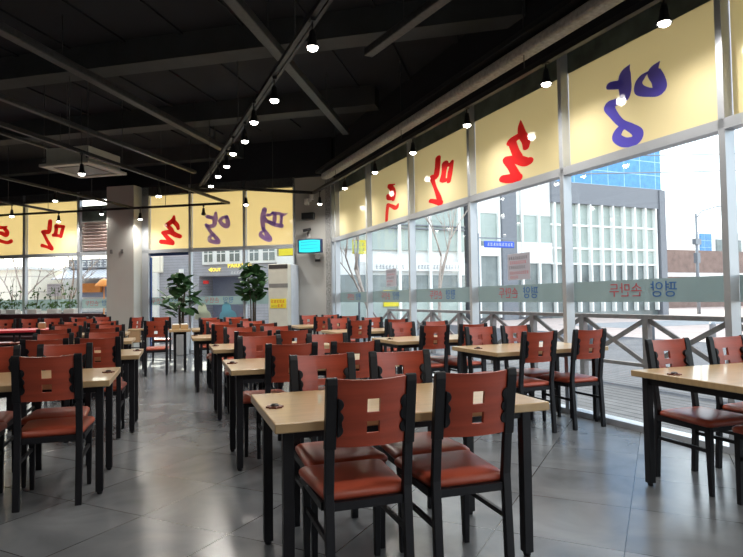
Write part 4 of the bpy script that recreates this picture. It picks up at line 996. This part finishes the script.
# back side: frame BB (n runs away from us)
BB = Frame((-3, 22), 122.4, 1); BB.n = Vector((0, 0, 1)).cross(BB.d)
t = locthing(BB, 'brick_parking_building', 'grey brick building with white windows and a garage entrance', 'building')
b = MB(); b.box(2.35, 4.4, 0.0, 2.5, -0.16, 4.3); b.box(6.0, 8.0, 0.0, 2.5, -0.16, 4.3); b.box(4.4, 6.0, 0.0, 2.5, 2.05, 4.3); b.box(4.4, 6.0, 2.3, 2.5, -0.16, 2.05); b.build('walls', M_BRICK, t)
b = MB(); b.box(4.4, 6.0, 0.9, 0.95, -0.16, 2.05); b.build('garage_shutter', M_GARAGE, t)
for (a, c) in ((4.55, 5.0), (5.0, 5.45), (5.45, 5.95), (6.15, 6.6), (6.6, 7.15)):
    w = MB(); w.box(a, c, -0.05, 0.0, 2.42, 3.1); w = w.build('window_frame', M_WHITEB, t); p = MB(); p.box(a + 0.08, c - 0.08, -0.065, -0.05, 2.5, 3.02); p.build('pane', M_DARKG, w); p = MB(); p.box((a + c) / 2 - 0.015, (a + c) / 2 + 0.015, -0.075, -0.065, 2.5, 3.02); p.box(a + 0.08, c - 0.08, -0.075, -0.065, 2.75, 2.78); p.build('glazing_bars', M_WHITEB, w)
b = MB(); b.box(2.62, 2.95, -0.12, 0.0, -0.16, 2.2); b.build('pilaster', M_WHITEB, t)
b = MB(); b.box(2.6, 3.1, -0.06, 0.0, 2.2, 3.2); b.build('upper_panel', M_CREAMB, t)
Mx = Matrix(((1, 0, 0), (0, 0, -1), (0, 1, 0))).to_4x4()
text('parking_letters', 'PARKING', 0.20, M_SIGNY, Matrix.Translation((5.86, -0.03, 2.36)) @ Mx, t, depth=0.01)
text('out_letters', '◀OUT', 0.15, M_SIGNY, Matrix.Translation((4.98, -0.03, 2.24)) @ Mx, t, depth=0.01)
glyph_rows([(5.55, 6.2, 2.10, 0.08, 0.10)], M_WHITEB, 'small_white_writing', t, lambda x, z: (x, -0.02, z), 17)
b = MB(); b.box(7.25, 7.9, -0.15, 0.0, 2.62, 3.0); b.build('yellow_sign', M_YELLOW, t)
b = MB(); b.box(7.2, 7.9, -0.18, 0.0, 2.18, 2.60); b.build('white_sign', M_WHITEB, t)
b = MB(); b.box(4.62, 4.76, -0.12, 0.0, 1.80, 1.90); b.build('red_lamp', M_REDINK, t)
b = MB(); b.box(3.7, 3.85, -0.05, 0.0, -0.16, 2.3); b.build('downpipe', M_MULL, t)
t = locthing(BB, 'cream_tiled_building', 'cream tiled building at the far left behind the back windows', 'building')
b = MB(); b.box(-9, -2.35, 0.2, 6, -0.16, 2.46); b.build('tiled_wall', M_CREAMB, t)
b = MB(); b.box(-9.1, -2.3, 0.1, 6.1, 2.46, 2.56); b.build('coping', M_WHITEB, t)
t = locthing(BB, 'awning_shop', 'low shop with ribbed grey roof, white sign letters and orange blinds', 'shop')
b = MB(); b.box(-2.1, 2.2, 1.4, 6, -0.16, 2.6); b.build('walls', M_WHITEB, t)
b = MB(); b.hexa([(-1.7, 0.4, 2.08), (2.2, 0.4, 2.08), (2.2, 1.4, 2.46), (-1.7, 1.4, 2.46), (-1.7, 0.4, 2.12), (2.2, 0.4, 2.12), (2.2, 1.4, 2.50), (-1.7, 1.4, 2.50)]); b.build('ribbed_roof', M_AWN, t)
b = MB(); b.box(-1.7, 2.2, 1.25, 1.4, 2.50, 2.85); sb = b.build('sign_board', M_GREYB, t)
glyph_rows([(-1.6, 2.1, 2.55, 0.24, 0.24)], M_WHITEB, 'sign_letters', sb, lambda x, z: (x, 1.24, z), 19)
b = MB(); b.box(-1.2, 0.2, 1.2, 1.4, 1.45, 1.9); b.build('shop_window', M_GARAGE, t)
b = MB(); b.box(-1.05, -0.2, 1.1, 1.2, 1.62, 1.95); b.build('orange_blind', M_ORANGE, t)
b = MB(); b.lathe([(0.01, 2.05), (0.12, 2.0), (0.30, 1.80), (0.29, 1.78)], 14, (0.98, -0.2)); b.tube([(0.98, -0.2, -0.16), (0.98, -0.2, 2.0)], 0.02, 6); b.build('orange_umbrella', M_ORANGE, t)
b = MB(); b.box(0.36, 0.56, 0.95, 1.0, 1.0, 2.05); b.build('white_banner', M_WHITEB, t); b = MB(); b.box(0.39, 0.53, 0.94, 0.95, 1.75, 1.95); b.build('green_patch', M_LEAF2, t)
b = MB(); b.box(-2.0, 2.2, 1.2, 1.4, -0.16, 0.9); b.build('lower_wall', M_GREYB, t)

def bare_tree(label, P, h, seed, lean=(0, 0), r=0.07, spread=0.5, levels=4):
    rnd = random.Random(seed)
    t = thing('bare_tree', label, 'tree', tuple(P)); tr = MB(); br = MB()
    def grow(p, d, L_, rad, lv):
        pts = [p]; q = p; dd = d
        for k in range(4):
            dd = (dd + Vector((rnd.uniform(-1, 1), rnd.uniform(-1, 1), rnd.uniform(-0.3, 0.5))) * 0.10).normalized(); q = q + dd * L_ / 4; pts.append(q)
        (tr if lv == 0 else br).tube(pts, [rad * (1 - 0.13 * k) for k in range(5)], 6 if lv < 2 else 4)
        if lv >= levels: return
        for k in range(3 if lv < 2 else 2):
            a = rnd.random() * 6.283; nd = (dd + Vector((math.cos(a), math.sin(a), 0.25)) * spread * rnd.uniform(0.6, 1.2)).normalized()
            grow(pts[2 + (k % 3)], nd, L_ * rnd.uniform(0.55, 0.8), rad * 0.52, lv + 1)
    grow(Vector((0, 0, 0)), Vector((lean[0], lean[1], 1)).normalized(), h, r, 0)
    tr.build('trunk', M_BARK, t); br.build('branches', M_BARK, t)
bare_tree('bare pale tree behind the back window left of the notice', BB(-1.55, -1.2, -0.16), 1.9, 5, r=0.055, spread=0.6)
bare_tree('bare pale tree behind the back window beside the pillar', BB(0.25, -1.0, -0.16), 1.9, 9, r=0.06, spread=0.55)
bare_tree('tall bare reddish street tree in front of the white building', FT(0.55, 0, -0.16), 3.0, 14, r=0.08, spread=0.35)
bare_tree('leaning bare tree at the far end window beside the yellow sign', FT(-2.2, -0.5, -0.16), 2.6, 21, lean=(-0.35, 0), r=0.10, spread=0.5)

# planters with leafy twigs on the ledge inside the back windows
def planter(label, s, seed, w=0.30):
    rnd = random.Random(seed); P = WB(s, 0.22, 0.95)
    t = thing('window_planter', label, 'planter', tuple(P), ang, 'planters on the ledge behind the bench')
    b = MB(); b.box(-w / 2, w / 2, -0.08, 0.08, 0.0, 0.15); b.build('trough', M_WHITEPL, t, bevel=0.01)
    b = MB(); bl = MB()
    for k in range(3):
        x = rnd.uniform(-0.08, 0.08); top = Vector((x * 2.2, rnd.uniform(-.05, .05), 0.42 + 0.36 * rnd.random()))
        b.tube([(x, 0, 0.12), (x * 1.3, 0, 0.3), top], 0.006, 5)
        for j in range(7):
            c = top + Vector((rnd.uniform(-0.12, 0.12), rnd.uniform(-0.1, 0.1), rnd.uniform(-0.12, 0.06))); r_ = rnd.uniform(0.03, 0.055)
            a = rnd.random() * 3.14; d1 = Vector((math.cos(a), 0.3, math.sin(a))) * r_; d2 = Vector((-math.sin(a), 0.3, math.cos(a))) * r_ * 0.6
            bl.bm.faces.new([bl.bm.verts.new(c + v) for v in (-d1, -d2 * 0.8 - d1 * 0.2, d1 * 0.6 - d2 * 0.6, d1, d2 * 0.8 + d1 * 0.2, d2 * 0.6 - d1 * 0.5)])
    for j in range(26):
        c = Vector((rnd.uniform(-0.24, 0.24), rnd.uniform(-0.07, 0.07), rnd.uniform(0.17, 0.33))); r_ = rnd.uniform(0.035, 0.06)
        a = rnd.random() * 3.14; d1 = Vector((math.cos(a), 0.3, math.sin(a))) * r_; d2 = Vector((-math.sin(a), 0.3, math.cos(a))) * r_ * 0.6
        bl.bm.faces.new([bl.bm.verts.new(c + v) for v in (-d1, -d2 * 0.8 - d1 * 0.2, d1 * 0.6 - d2 * 0.6, d1, d2 * 0.8 + d1 * 0.2, d2 * 0.6 - d1 * 0.5)])
    b.build('twigs', M_STEM, t); bl.build('leaves', M_LEAF2, t)
for i, s in enumerate((9.05, 8.60, 7.95, 7.35, 6.85)): planter('white planter with leafy twigs on the ledge behind the maroon bench, %s from the left' % ORD[i], s, 40 + i)
